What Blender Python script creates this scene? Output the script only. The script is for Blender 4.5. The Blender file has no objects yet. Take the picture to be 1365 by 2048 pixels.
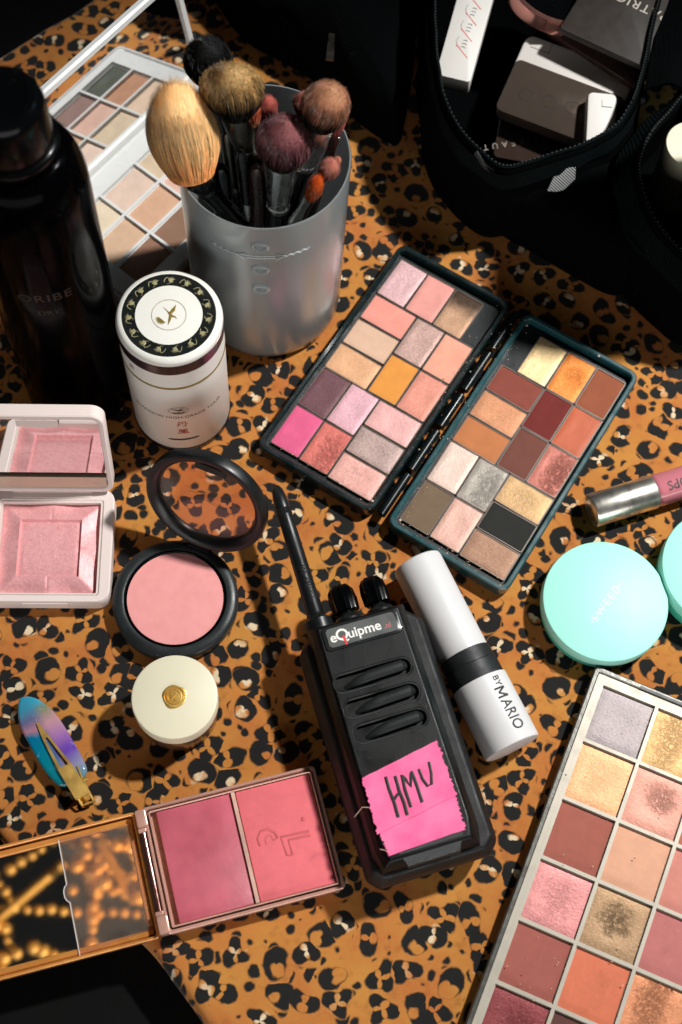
import bpy, bmesh, math, random
import numpy as np
from mathutils import Vector, Matrix, noise

random.seed(7); rng = np.random.default_rng(7)
sc = bpy.context.scene
COL = sc.collection
rad = math.radians
MM = 0.001

# ------------------------------------------------------------------ camera
F_PX, TILT, ROLL, CAM_H = 2845.0, rad(22), rad(6), 620.0        # pixels of the 1365x2048 photo, mm
cam_d = bpy.data.cameras.new("Camera")
cam = bpy.data.objects.new("Camera", cam_d); COL.objects.link(cam)
cam_d.sensor_fit = 'VERTICAL'; cam_d.sensor_height = 36.0; cam_d.sensor_width = 24.0
cam_d.lens = F_PX / 2048 * 36.0
cam_d.clip_start = 0.01; cam_d.clip_end = 50
CAM_R = Matrix.Rotation(TILT, 3, 'X') @ Matrix.Rotation(ROLL, 3, 'Z')
cam.matrix_world = Matrix.Translation((0, 0, CAM_H * MM)) @ CAM_R.to_4x4()
cam_d.dof.use_dof = True; cam_d.dof.focus_distance = 0.635; cam_d.dof.aperture_fstop = 9.0
sc.camera = cam

# ------------------------------------------------------------------ world, lamps, exposure
w = bpy.data.worlds.new("World"); sc.world = w; w.use_nodes = True
w.node_tree.nodes["Background"].inputs[0].default_value = (0.85, 0.95, 1.0, 1)
w.node_tree.nodes["Background"].inputs[1].default_value = 0.014
KEY_DIR = Vector((0.44, 0.35, 0.83)).normalized()
ld = bpy.data.lights.new("key_lamp", 'SPOT')
ld.energy = 75; ld.color = (1.0, 0.985, 0.955); ld.shadow_soft_size = 0.034
ld.spot_size = rad(42); ld.spot_blend = 0.8
lo = bpy.data.objects.new("key_lamp", ld); COL.objects.link(lo)
lo.location = Vector((0.02, 0.195, 0)) + KEY_DIR * 1.25
lo.rotation_euler = (-KEY_DIR).to_track_quat('-Z', 'Y').to_euler()
fd = bpy.data.lights.new("fill_lamp", 'AREA')
fd.energy = 0.8; fd.color = (0.45, 0.85, 1.0); fd.shape = 'RECTANGLE'; fd.size = 0.25; fd.size_y = 0.5
fo = bpy.data.objects.new("fill_lamp", fd); COL.objects.link(fo)
fo.location = (0.75, 0.75, 0.75)
fo.rotation_euler = (Vector((0, 0.25, 0)) - fo.location).to_track_quat('-Z', 'Y').to_euler()
gd = bpy.data.lights.new("front_fill", 'AREA')
gd.energy = 14.0; gd.color = (0.98, 0.97, 0.95); gd.shape = 'RECTANGLE'; gd.size = 2.2; gd.size_y = 0.6
go = bpy.data.objects.new("front_fill", gd); COL.objects.link(go)
go.location = (0.2, -1.2, 0.36)
go.rotation_euler = (Vector((-0.03, 0.30, 0.03)) - go.location).to_track_quat('-Z', 'Y').to_euler()
vs = sc.view_settings
sc.display_settings.display_device = 'sRGB'
vs.view_transform = 'Standard'; vs.look = 'None'; vs.exposure = 0.0; vs.gamma = 1.0; vs.use_curve_mapping = False
sc.render.engine = 'CYCLES'
sc.cycles.use_denoising = True
sc.cycles.max_bounces = 10; sc.cycles.transparent_max_bounces = 16
sc.cycles.caustics_reflective = False; sc.cycles.caustics_refractive = False
sc.cycles.sample_clamp_indirect = 4.0

# ------------------------------------------------------------------ pixel -> place
def P(x, y, z=0.0):
    """photo pixel -> point in mm at height z"""
    d = CAM_R @ Vector((x - 682.5, -(y - 1024.0), -F_PX))
    t = (CAM_H - z) / -d.z
    return Vector((d.x * t, d.y * t, z))

# ------------------------------------------------------------------ colour and materials
def lin(c):
    out = []
    for v in c[:3]:
        v = v / 255.0
        out.append(v / 12.92 if v <= 0.04045 else ((v + 0.055) / 1.055) ** 2.4)
    return (out[0], out[1], out[2], 1.0)

class NT:
    def __init__(self, name):
        self.m = bpy.data.materials.new(name); self.m.use_nodes = True
        self.t = self.m.node_tree; self.n = self.t.nodes
        self.b = self.n["Principled BSDF"]; self.out = self.n["Material Output"]
    def node(self, typ, **kw):
        nd = self.n.new(typ)
        for k, v in kw.items(): setattr(nd, k, v)
        return nd
    def set(self, sock, v):
        if hasattr(v, 'links') or isinstance(v, bpy.types.NodeSocket): self.t.links.new(v, sock)
        else: sock.default_value = v
    def math(self, op, a, b=None, c=None, clamp=False):
        nd = self.node('ShaderNodeMath', operation=op, use_clamp=clamp)
        self.set(nd.inputs[0], a)
        if b is not None: self.set(nd.inputs[1], b)
        if c is not None: self.set(nd.inputs[2], c)
        return nd.outputs[0]
    def vmath(self, op, a, b=None, scale=None):
        nd = self.node('ShaderNodeVectorMath', operation=op)
        self.set(nd.inputs[0], a)
        if b is not None: self.set(nd.inputs[1], b)
        if scale is not None: self.set(nd.inputs['Scale'], scale)
        return nd.outputs['Value'] if op in ('LENGTH', 'DOT_PRODUCT', 'DISTANCE') else nd.outputs['Vector']
    def noise(self, vec, scale, detail=2, rough=.5):
        nd = self.node('ShaderNodeTexNoise'); self.set(nd.inputs['Vector'], vec)
        nd.inputs['Scale'].default_value = scale; nd.inputs['Detail'].default_value = detail
        nd.inputs['Roughness'].default_value = rough
        return nd
    def voro(self, vec, scale, rnd=1.0, dims='2D', feature='F1'):
        nd = self.node('ShaderNodeTexVoronoi', voronoi_dimensions=dims, feature=feature)
        self.set(nd.inputs['Vector'], vec); nd.inputs['Scale'].default_value = scale
        nd.inputs['Randomness'].default_value = rnd
        return nd
    def ramp(self, fac, stops, interp='LINEAR'):
        nd = self.node('ShaderNodeValToRGB'); nd.color_ramp.interpolation = interp
        e = nd.color_ramp.elements
        while len(e) < len(stops): e.new(0.5)
        for el, (p, c) in zip(e, stops): el.position = p; el.color = c
        self.set(nd.inputs[0], fac); return nd.outputs[0]
    def mix(self, f, a, b):
        nd = self.node('ShaderNodeMix', data_type='RGBA')
        self.set(nd.inputs['Factor'], f); self.set(nd.inputs[6], a); self.set(nd.inputs[7], b)
        return nd.outputs[2]
    def mapr(self, v, a, b, c=0.0, d=1.0, smooth=False):
        nd = self.node('ShaderNodeMapRange')
        if smooth: nd.interpolation_type = 'SMOOTHSTEP'
        self.set(nd.inputs[0], v)
        for i, x in enumerate((a, b, c, d)): nd.inputs[1 + i].default_value = x
        return nd.outputs[0]
    def obj(self):
        return self.node('ShaderNodeTexCoord').outputs['Object']
    def bump(self, h, strength=.3, dist=.001, normal=None):
        nd = self.node('ShaderNodeBump'); nd.inputs['Strength'].default_value = strength
        nd.inputs['Distance'].default_value = dist; self.set(nd.inputs['Height'], h)
        if normal is not None: self.set(nd.inputs['Normal'], normal)
        return nd.outputs[0]
    def p(self, **kw):
        for k, v in kw.items(): self.set(self.b.inputs[k.replace('_', ' ')], v)

CACHE = {}
def plastic(name, col, rough=.35, metal=0.0, spec=.5, coat=0.0, bump=0.0, bscale=900, var=.08, trans=0.0, ior=1.45, dust=0.0, rvar=.12):
    """general coated surface with slight tone, roughness and relief variation"""
    if name in CACHE: return CACHE[name]
    t = NT(name); o = t.obj()
    n1 = t.noise(o, 60, 4).outputs[0]
    c = lin(col)
    a = tuple(min(1, x * (1 - var)) for x in c[:3]) + (1,); b = tuple(min(1, x * (1 + var)) for x in c[:3]) + (1,)
    base = t.mix(n1, a, b)
    if dust:
        d1 = t.noise(o, 1400, 2, .6).outputs[0]; d2 = t.noise(o, 90, 3).outputs[0]
        dm = t.math('MULTIPLY', t.mapr(d1, .66, .74), t.mapr(d2, .45, .65))
        base = t.mix(t.math('MULTIPLY', dm, dust), base, lin((190, 180, 170)))
    n2 = t.noise(o, 140, 3).outputs[0]
    t.p(Base_Color=base, Roughness=t.mapr(n2, .3, .7, max(.02, rough - rvar * rough), rough + rvar), Metallic=metal, IOR=ior)
    t.b.inputs['Specular IOR Level'].default_value = spec
    t.b.inputs['Coat Weight'].default_value = coat; t.b.inputs['Coat Roughness'].default_value = .08
    if trans: t.b.inputs['Transmission Weight'].default_value = trans
    if bump:
        nb = t.noise(o, bscale, 2, .6).outputs[0]
        t.p(Normal=t.bump(nb, bump, .0004))
    CACHE[name] = t.m; return t.m

def powder(col, shimmer=0.0, dug=0.0, seed=0, streak=0.0, fade=None):
    """pressed powder: matte, or with glitter flakes; optionally worn with a brush"""
    t = NT('pressed_powder'); o = t.obj(); col = tuple(1.0 * v for v in col)
    off = t.vmath('ADD', o, (seed * 1.37, seed * .71, seed * .43))
    c = lin(col)
    n = t.noise(off, 160, 4, .6).outputs[0]
    base = t.mix(n, tuple(x * .82 for x in c[:3]) + (1,), tuple(min(1, x * 1.16) for x in c[:3]) + (1,))
    fine = t.noise(off, 1500, 2, .7).outputs[0]
    h = t.math('MULTIPLY', fine, .3)
    met = 0.0; rough = .85
    if shimmer:
        fl = t.voro(off, 2600, 1, '3D')
        sp = t.mapr(fl.outputs['Color'], .55, .95)
        base = t.mix(t.math('MULTIPLY', sp, .6 * shimmer), base, tuple(min(1, x * 1.25 + .07) for x in c[:3]) + (1,))
        dk = t.mapr(t.noise(off, 700, 3, .7).outputs[0], .35, .55, 1, 0)
        base = t.mix(t.math('MULTIPLY', dk, .35 * shimmer), base, tuple(x * .5 for x in c[:3]) + (1,))
        met = .35 * shimmer; rough = .5
        h = t.math('ADD', h, t.math('MULTIPLY', t.noise(off, 800, 3, .7).outputs[0], .9 * shimmer))
    if dug:
        sep = t.node('ShaderNodeSeparateXYZ'); t.set(sep.inputs[0], o)
        r = t.vmath('LENGTH', t.vmath('MULTIPLY', t.vmath('ADD', o, (.0028 * math.sin(seed * 3), .0028 * math.cos(seed * 2), 0)), (1, .75 + .4 * math.sin(seed), 0)))
        wob = t.math('ADD', r, t.math('MULTIPLY', t.math('SUBTRACT', t.noise(off, 260, 4, .65).outputs[0], .5), .012))
        m = t.mapr(wob, .002, .0095, 1, 0, True)
        pit = t.mapr(t.noise(off, 620, 4, .7).outputs[0], .42, .56, 0, 1)
        m2 = t.math('MULTIPLY', m, pit)
        base = t.mix(t.math('MULTIPLY', m2, dug), base, tuple(x * .4 for x in c[:3]) + (1,))
        h = t.math('SUBTRACT', h, t.math('MULTIPLY', m2, 2.2 * dug))
    if streak:
        wv = t.noise(t.vmath('MULTIPLY', off, (220, 60, 1)), 1, 3, .5).outputs[0]
        s_ = t.mapr(wv, .62, .72)
        base = t.mix(t.math('MULTIPLY', s_, streak), base, tuple(min(1, x * 1.5 + .03) for x in c[:3]) + (1,))
    if fade is not None:  # painted shade: powder darkens towards one end like a cast shadow
        sep = t.node('ShaderNodeSeparateXYZ'); t.set(sep.inputs[0], o)
        g = t.math('ADD', sep.outputs[1], t.math('MULTIPLY', t.math('SUBTRACT', n, .5), .008))
        base = t.mix(t.mapr(g, -.002, .008, 0, 1, True), base, lin(fade))
    t.p(Base_Color=base, Roughness=rough, Metallic=met, Normal=t.bump(h, .55, .00035))
    t.b.inputs['Specular IOR Level'].default_value = .25
    return t.m

def thin_glass(name, tint=(255, 255, 255), haze=0.0, rough=.02, refl=1.0):
    if name in CACHE: return CACHE[name]
    t = NT(name); t.n.remove(t.b)
    tr = t.node('ShaderNodeBsdfTransparent'); tr.inputs[0].default_value = lin(tint)
    gl = t.node('ShaderNodeBsdfGlossy'); gl.inputs['Roughness'].default_value = rough
    fr = t.node('ShaderNodeLayerWeight'); fr.inputs[0].default_value = .5
    df = t.node('ShaderNodeBsdfDiffuse'); df.inputs[0].default_value = (.75, .74, .72, 1)
    n = t.noise(t.obj(), 120, 4).outputs[0]
    m1 = t.node('ShaderNodeMixShader'); t.set(m1.inputs[0], t.mapr(n, .3, .75, haze * .7, haze * 1.3))
    t.t.links.new(tr.outputs[0], m1.inputs[1]); t.t.links.new(df.outputs[0], m1.inputs[2])
    m2 = t.node('ShaderNodeMixShader'); t.set(m2.inputs[0], t.math('MULTIPLY_ADD', t.math('POWER', fr.outputs['Facing'], 4.0), .5 * refl, .035 * refl))
    t.t.links.new(m1.outputs[0], m2.inputs[1]); t.t.links.new(gl.outputs[0], m2.inputs[2])
    t.t.links.new(m2.outputs[0], t.out.inputs[0])
    CACHE[name] = t.m; return t.m

# ------------------------------------------------------------------ mesh builder (everything in mm)
def rrect(wd, ht, r, n=5, cx=0, cy=0):
    pts = []
    for sx, sy, a0 in ((1, 1, 0), (-1, 1, 90), (-1, -1, 180), (1, -1, 270)):
        for k in range(n + 1):
            a = rad(a0 + 90 * k / n)
            pts.append((cx + sx * (wd / 2 - r) + r * math.cos(a), cy + sy * (ht / 2 - r) + r * math.sin(a)))
    return pts
def circ(r, n=48, cx=0, cy=0):
    return [(cx + r * math.cos(2 * math.pi * k / n), cy + r * math.sin(2 * math.pi * k / n)) for k in range(n)]

class MB:
    def __init__(self): self.v = []; self.f = []; self.mi = []; self.M = Matrix.Identity(4); self.k = 0
    def add(self, vs, fs):
        o = len(self.v)
        self.v += [tuple(self.M @ Vector(q)) for q in vs]
        self.f += [tuple(i + o for i in f) for f in fs]; self.mi += [self.k] * len(fs)
        return self
    def box(self, x0, x1, y0, y1, z0, z1):
        return self.add([(x0, y0, z0), (x1, y0, z0), (x1, y1, z0), (x0, y1, z0), (x0, y0, z1), (x1, y0, z1), (x1, y1, z1), (x0, y1, z1)],
                        [(0, 3, 2, 1), (4, 5, 6, 7), (0, 1, 5, 4), (1, 2, 6, 5), (2, 3, 7, 6), (3, 0, 4, 7)])
    def loft(self, loops, cap0=True, cap1=True, close=True):
        n = len(loops[0]); vs = [q for l in loops for q in l]; fs = []
        for i in range(len(loops) - 1):
            for k in range(n if close else n - 1):
                a = i * n + k; b = i * n + (k + 1) % n
                fs.append((a, b, b + n, a + n))
        if cap0: fs.append(tuple(reversed(range(n))))
        if cap1: fs.append(tuple((len(loops) - 1) * n + k for k in range(n)))
        return self.add(vs, fs)
    def prism(self, out, z0, z1, bev=0.0, bev0=0.0):
        """upright prism with softened edges: the outline shrinks towards its centre at the ends"""
        cx = sum(q[0] for q in out) / len(out); cy = sum(q[1] for q in out) / len(out)
        def ins(d):
            n = len(out); res = []
            for i in range(n):
                a = Vector(out[i - 1]); b = Vector(out[i]); c = Vector(out[(i + 1) % n])
                e1 = (b - a); e2 = (c - b)
                if e1.length < 1e-6: e1 = e2
                if e2.length < 1e-6: e2 = e1
                e1 = e1.normalized(); e2 = e2.normalized()
                nn = Vector((-(e1.y + e2.y), e1.x + e2.x))
                nn = nn.normalized() if nn.length > 1e-6 else Vector((0, 0))
                res.append((b.x + nn.x * d, b.y + nn.y * d))
            return res
        L = []
        if bev0: L += [[(x, y, z0) for x, y in ins(bev0)], [(x, y, z0 + bev0 * .3) for x, y in ins(bev0 * .3)], [(x, y, z0 + bev0) for x, y in out]]
        else: L.append([(x, y, z0) for x, y in out])
        if bev: L += [[(x, y, z1 - bev) for x, y in out], [(x, y, z1 - bev * .3) for x, y in ins(bev * .3)], [(x, y, z1) for x, y in ins(bev)]]
        else: L.append([(x, y, z1) for x, y in out])
        return self.loft(L)
    def ring(self, outer, inner, z0, z1, bev=0.0):
        n = len(outer)
        L = [[(x, y, z0) for x, y in inner], [(x, y, z0) for x, y in outer]]
        if bev:
            o2 = [((x * (1 - .0) - (x - ix) * bev), (y - (y - iy) * bev)) for (x, y), (ix, iy) in zip(outer, inner)]
            i2 = [(ix + (x - ix) * bev, iy + (y - iy) * bev) for (x, y), (ix, iy) in zip(outer, inner)]
            d = bev * max(.4, math.dist(outer[0], inner[0]))
            L += [[(x, y, z1 - d) for x, y in outer], [(x, y, z1) for x, y in o2], [(x, y, z1) for x, y in i2], [(x, y, z1 - d) for x, y in inner]]
        else:
            L += [[(x, y, z1) for x, y in outer], [(x, y, z1) for x, y in inner]]
        L.append(L[0])
        return self.loft(L, False, False)
    def lathe(self, prof, n=48, cap0=True, cap1=True, sx=1.0, sy=1.0):
        return self.loft([[(r * sx * math.cos(2 * math.pi * k / n), r * sy * math.sin(2 * math.pi * k / n), z) for k in range(n)] for r, z in prof], cap0, cap1)
    def tube(self, path, r, n=8, closed=False, flat=1.0):
        pts = [Vector(q) for q in path]; loops = []
        N = len(pts); rs = r if isinstance(r, (list, tuple)) else [r] * N
        up = Vector((0, 0, 1)); prev = None
        for i, q in enumerate(pts):
            a = pts[(i - 1) % N] if (closed or i) else q; b = pts[(i + 1) % N] if (closed or i < N - 1) else q
            t = (b - a).normalized()
            if prev is None:
                u = t.cross(up)
                if u.length < 1e-3: u = t.cross(Vector((1, 0, 0)))
            else: u = prev - t * prev.dot(t)
            u = u.normalized(); prev = u; v = t.cross(u)
            loops.append([tuple(q + u * (rs[i] * math.cos(2 * math.pi * k / n)) + v * (rs[i] * flat * math.sin(2 * math.pi * k / n))) for k in range(n)])
        if closed: loops.append(loops[0])
        return self.loft(loops, not closed, not closed)
    def sphere(self, c, r, n=10, m=7, s=(1, 1, 1)):
        L = []
        for j in range(1, m):
            a = math.pi * j / m
            L.append([(c[0] + r * s[0] * math.sin(a) * math.cos(2 * math.pi * k / n), c[1] + r * s[1] * math.sin(a) * math.sin(2 * math.pi * k / n), c[2] - r * s[2] * math.cos(a)) for k in range(n)])
        return self.loft(L)
    def data(self, name, mats, smooth=35):
        me = bpy.data.meshes.new(name)
        me.from_pydata([(x * MM, y * MM, z * MM) for x, y, z in self.v], [], self.f)
        for m in (mats if isinstance(mats, (list, tuple)) else [mats]): me.materials.append(m)
        me.polygons.foreach_set('material_index', self.mi)
        bm = bmesh.new(); bm.from_mesh(me)
        bmesh.ops.recalc_face_normals(bm, faces=bm.faces); bm.to_mesh(me); bm.free()
        if smooth:
            me.shade_smooth(); me.set_sharp_from_angle(angle=rad(smooth))
        return me
    def build(self, name, mats, parent=None, smooth=35, label=None):
        o = bpy.data.objects.new(name, self.data(name, mats, smooth)); COL.objects.link(o); o.parent = parent
        if label: o['label'] = label
        return o

def tag(o, label, cat, group=None):
    o['label'] = label; o['category'] = cat
    if group: o['group'] = group
    return o
def thing(name, loc, rotz, label, cat, group=None, euler=None):
    o = bpy.data.objects.new(name, None); COL.objects.link(o)
    o.empty_display_size = .01
    o.location = (loc[0] * MM, loc[1] * MM, loc[2] * MM)
    o.rotation_euler = euler if euler else (0, 0, rad(rotz))
    return tag(o, label, cat, group)

def text(s, size, M, mat, parent, name='lettering', extrude=.04, bold=0.0, wrap=None, shear=0.0, spacing=1.0, sx=1.0, label=None):
    """flat print: letters as thin geometry; wrap=(radius) bends x round a cylinder whose axis is local y"""
    cu = bpy.data.curves.new('txt', 'FONT'); cu.body = s; cu.size = size; cu.align_x = 'CENTER'; cu.align_y = 'CENTER'
    cu.extrude = extrude; cu.offset = bold; cu.shear = shear; cu.space_character = spacing; cu.resolution_u = 3
    ob = bpy.data.objects.new('txt', cu); COL.objects.link(ob)
    dg = bpy.context.evaluated_depsgraph_get()
    me = bpy.data.meshes.new_from_object(ob.evaluated_get(dg))
    bpy.data.objects.remove(ob); bpy.data.curves.remove(cu)
    for v in me.vertices:
        x, y, z = v.co.x * sx, v.co.y, v.co.z
        if wrap: a = x / wrap; q = Vector(((wrap + z) * math.sin(a), y, (wrap + z) * math.cos(a) - wrap))
        else: q = Vector((x, y, z))
        v.co = (M @ q) * MM
    me.materials.clear(); me.materials.append(mat)
    o = bpy.data.objects.new(name, me); COL.objects.link(o); o.parent = parent
    if label: o['label'] = label
    return o

T = Matrix.Translation
def RX(a): return Matrix.Rotation(rad(a), 4, 'X')
def RY(a): return Matrix.Rotation(rad(a), 4, 'Y')
def RZ(a): return Matrix.Rotation(rad(a), 4, 'Z')

# ------------------------------------------------------------------ shared materials
BLACK = plastic('black_plastic', (20, 23, 24), .3, spec=.5, dust=.25)
BLACKM = plastic('black_matte_plastic', (26, 29, 30), .5, bump=.25, bscale=1600, dust=.35)
BLACKG = plastic('black_gloss_plastic', (5, 6, 7), .15, spec=.5, ior=1.2, coat=.05, dust=.08)
WHITE = plastic('white_plastic', (236, 234, 230), .35, var=.03, dust=.0)
PALEPINK = plastic('pale_pink_plastic', (238, 222, 216), .35, var=.03)
CHROME = plastic('polished_metal', (212, 212, 210), .22, metal=1.0)
DARKMET = plastic('dark_metal', (104, 100, 92), .28, metal=1.0)
GOLD = plastic('gold_metal', (240, 198, 110), .36, metal=.85, bump=.1)
MIRROR = plastic('mirror_glass', (238, 238, 238), .015, metal=1.0, var=.01, rvar=.0)
INK = plastic('black_ink', (18, 18, 20), .5)
CREAM = plastic('cream_plastic', (232, 224, 196), .4, var=.03)

# ------------------------------------------------------------------ setting: dark table below, leopard cloth
def dark_table_mat():
    t = NT('dark_table'); o = t.obj()
    n = t.noise(o, 30, 5).outputs[0]
    t.b.inputs['Specular IOR Level'].default_value = .12
    t.p(Base_Color=t.mix(n, lin((7, 8, 8)), lin((12, 12, 12))), Roughness=t.mapr(n, .3, .7, .7, .85), Normal=t.bump(t.noise(o, 1200, 2).outputs[0], .2, .0004))
    return t.m
tb = MB(); tb.box(-1200, 1200, -900, 1700, -56, -26)
ob = tb.build('table_top', dark_table_mat(), None, None); ob['kind'] = 'structure'

def leopard():
    t = NT('leopard_print_cloth'); o = t.obj()
    p0 = t.vmath('SCALE', o, scale=1000.0 / 14.2)                       # one unit = 21 mm
    wn = t.noise(p0, 1.1, 2); wf = t.noise(p0, 5.5, 2)
    warp = t.vmath('ADD', t.vmath('SCALE', t.vmath('SUBTRACT', wn.outputs['Color'], (.5, .5, .5)), scale=.34),
                   t.vmath('SCALE', t.vmath('SUBTRACT', wf.outputs['Color'], (.5, .5, .5)), scale=.10))
    q = t.vmath('MULTIPLY', t.vmath('ADD', p0, warp), (1, 1, 0))
    va = t.voro(q, 1.0, .72)                                              # rosette centres
    loc = t.vmath('SUBTRACT', q, va.outputs['Position'])
    rc = t.node('ShaderNodeSeparateColor'); t.set(rc.inputs[0], va.outputs['Color'])
    r1, r2, r3 = rc.outputs
    rot = t.node('ShaderNodeVectorRotate', rotation_type='Z_AXIS'); t.set(rot.inputs['Vector'], loc)
    t.set(rot.inputs['Angle'], t.math('MULTIPLY', r1, 6.283))
    sep = t.node('ShaderNodeSeparateXYZ'); t.set(sep.inputs[0], rot.outputs[0])
    lx = t.math('MULTIPLY', sep.outputs[0], t.mapr(r2, 0, 1, .8, 1.25)); ly = sep.outputs[1]
    r = t.math('SQRT', t.math('ADD', t.math('MULTIPLY', lx, lx), t.math('MULTIPLY', ly, ly)))
    th = t.math('ARCTAN2', ly, lx)
    k = t.math('ADD', t.math('FLOOR', t.math('MULTIPLY', r3, 2.75)), 1.0)     # one, two or seldom three beans to a rosette
    md = t.math('COSINE', t.math('ADD', t.math('MULTIPLY', th, k), t.math('MULTIPLY', t.math('SINE', t.math('ADD', th, t.math('MULTIPLY', r2, 6.0))), .7)))
    thick = t.math('MULTIPLY_ADD', md, .12, t.mapr(r2, 0, 1, .105, .138))
    d = t.math('SUBTRACT', t.math('ABSOLUTE', t.math('SUBTRACT', r, t.mapr(r1, 0, 1, .23, .30))), thick)
    spotA = t.mapr(d, -.035, .03, 1, 0)
    q2 = t.vmath('ADD', q, (7.3, 3.1, 0))
    vb = t.voro(q2, 1.9, .9)                                              # small dots between
    rb = t.node('ShaderNodeSeparateColor'); t.set(rb.inputs[0], vb.outputs['Color'])
    db = t.math('SUBTRACT', vb.outputs['Distance'], t.mapr(rb.outputs[0], .1, 1, .08, .42))
    spotB = t.math('MULTIPLY', t.mapr(db, -.06, .06, 1, 0), t.mapr(r, .47, .53))
    spot = t.math('MAXIMUM', spotA, spotB)
    cw = t.noise(p0, 2.6, 2).outputs[0]
    cr = t.math('ADD', r, t.math('MULTIPLY', t.math('SUBTRACT', cw, .5), 1.0))
    cream = t.math('MULTIPLY', t.mapr(cr, .08, .26, 1, 0), t.mapr(r2, .52, .60))
    b1 = t.noise(p0, .55, 3).outputs[0]; b2 = t.noise(o, 260, 5, .7).outputs[0]
    base = t.mix(t.mapr(b1, .35, .65), lin((202, 136, 60)), lin((190, 108, 50)))
    base = t.mix(t.math('MULTIPLY', t.mapr(b2, .35, .7), .35), base, lin((200, 144, 74)))
    b3 = t.noise(p0, 2.4, 3).outputs[0]
    base = t.mix(t.math('MULTIPLY', t.mapr(b3, .55, .75), .45), base, lin((146, 80, 36)))
    c = t.mix(t.math('MULTIPLY', cream, .9), base, lin((235, 215, 180)))
    c = t.mix(spot, c, t.mix(b2, lin((15, 16, 16)), lin((34, 33, 31))))
    wv1 = t.node('ShaderNodeTexWave'); wv1.inputs['Scale'].default_value = 1500; wv1.inputs['Distortion'].default_value = 1.5; t.set(wv1.inputs['Vector'], o)
    wv2 = t.node('ShaderNodeTexWave', bands_direction='Y'); wv2.inputs['Scale'].default_value = 1500; wv2.inputs['Distortion'].default_value = 1.5; t.set(wv2.inputs['Vector'], o)
    h = t.math('ADD', t.math('ADD', wv1.outputs[1], wv2.outputs[1]), t.math('MULTIPLY', t.noise(o, 900, 3).outputs[0], 2.0))
    big = t.noise(o, 22, 3).outputs[0]
    nb = t.bump(big, .35, .004)
    t.p(Base_Color=c, Roughness=.82, Normal=t.bump(h, .22, .0002, nb))
    t.b.inputs['Specular IOR Level'].default_value = .25
    t.b.inputs['Sheen Weight'].default_value = .12
    return t.m

def smooth_closed(pts, per=6):
    out = []; n = len(pts)
    for i in range(n):
        p0, p1, p2, p3 = (Vector(pts[(i + k - 1) % n]) for k in range(4))
        for k in range(per):
            t = k / per
            out.append(.5 * ((2 * p1) + (p2 - p0) * t + (2 * p0 - 5 * p1 + 4 * p2 - p3) * t * t + (3 * p1 - p0 - 3 * p2 + p3) * t ** 3))
    return out
edge_px = [(620, -290), (420, -145), (210, -3), (30, 108), (-150, 215), (-330, 420), (-360, 800), (-250, 1250), (-90, 1500), (-15, 1600), (12, 1665), (110, 1745), (235, 1810), (330, 1888), (440, 2048), (560, 2230)]
edge = [P(x, y)[:2] for x, y in edge_px]
outl = [(q.x, q.y) for q in [Vector(a) for a in edge]] + [(420, -60), (420, 900), (0, 900)]
# densify the visible edge with a slight waver
dense = []
for i in range(len(outl)):
    a = Vector(outl[i]); b = Vector(outl[(i + 1) % len(outl)])
    n = max(1, int((b - a).length / 6)) if i < len(edge) else 6
    for k in range(n):
        q = a.lerp(b, k / n); dense.append(q)
for it in range(3):
    dense = [(dense[i - 1] + dense[i] * 2 + dense[(i + 1) % len(dense)]) / 4 for i in range(len(dense))]
dense = [q + Vector((noise.noise(Vector((q.x * .05, q.y * .05, 0))), noise.noise(Vector((q.x * .05, q.y * .05, 9))))) * 1.2 for q in dense]
if sum(a.x * b.y - b.x * a.y for a, b in zip(dense, dense[1:] + dense[:1])) < 0: dense.reverse()
def offs(d):
    n = len(dense); res = []
    for i in range(n):
        e = (dense[(i + 1) % n] - dense[i - 1]).normalized(); res.append(dense[i] + Vector((e.y, -e.x)) * d)
    return res
cl = MB()
cl.loft([[(q.x, q.y, -25.5) for q in offs(6)], [(q.x, q.y, -6) for q in offs(5)], [(q.x, q.y, -2.4) for q in offs(4.2)], [(q.x, q.y, -.7) for q in offs(2.2)], [(q.x, q.y, 0) for q in dense]], False, True)
ob = cl.build('leopard_cloth', leopard(), None, 60)
tag(ob, 'orange leopard print cloth spread under all the make-up', 'cloth')

# ------------------------------------------------------------------ palette pans
def pan_mesh(wd, ht, mats, depth=1.6, r=.7, wear=0.0, seed=0):
    m = MB()
    m.k = 0; m.ring(rrect(wd, ht, r, 2), rrect(wd - .7, ht - .7, r * .7, 2), 0, depth)
    m.k = 1
    nx, ny = 12, 12
    vs = []; fs = []
    for j in range(ny + 1):
        for i in range(nx + 1):
            x = (i / nx - .5) * (wd - .72); y = (j / ny - .5) * (ht - .72)
            e = min(i, nx - i, j, ny - j)
            z = depth - .25 - (.22 if e == 0 else 0) + .10 * noise.noise(Vector((x * .35 + seed * 7.1, y * .35, seed)))
            if wear:
                rr = math.hypot(x * .9, y) / (min(wd, ht) * .36)
                z -= wear * max(0, 1 - rr * rr) * (.8 + .6 * noise.noise(Vector((x * .9, y * .9, seed * 3.3))))
            vs.append((x, y, z))
    for j in range(ny):
        for i in range(nx):
            a = j * (nx + 1) + i; fs.append((a, a + 1, a + nx + 2, a + nx + 1))
    m.add(vs, fs)
    return m.data('eyeshadow_pan', mats, 50)
PANRIM = plastic('pan_tin', (120, 108, 100), .35, metal=.6)
pan_seed = [0]
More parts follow.
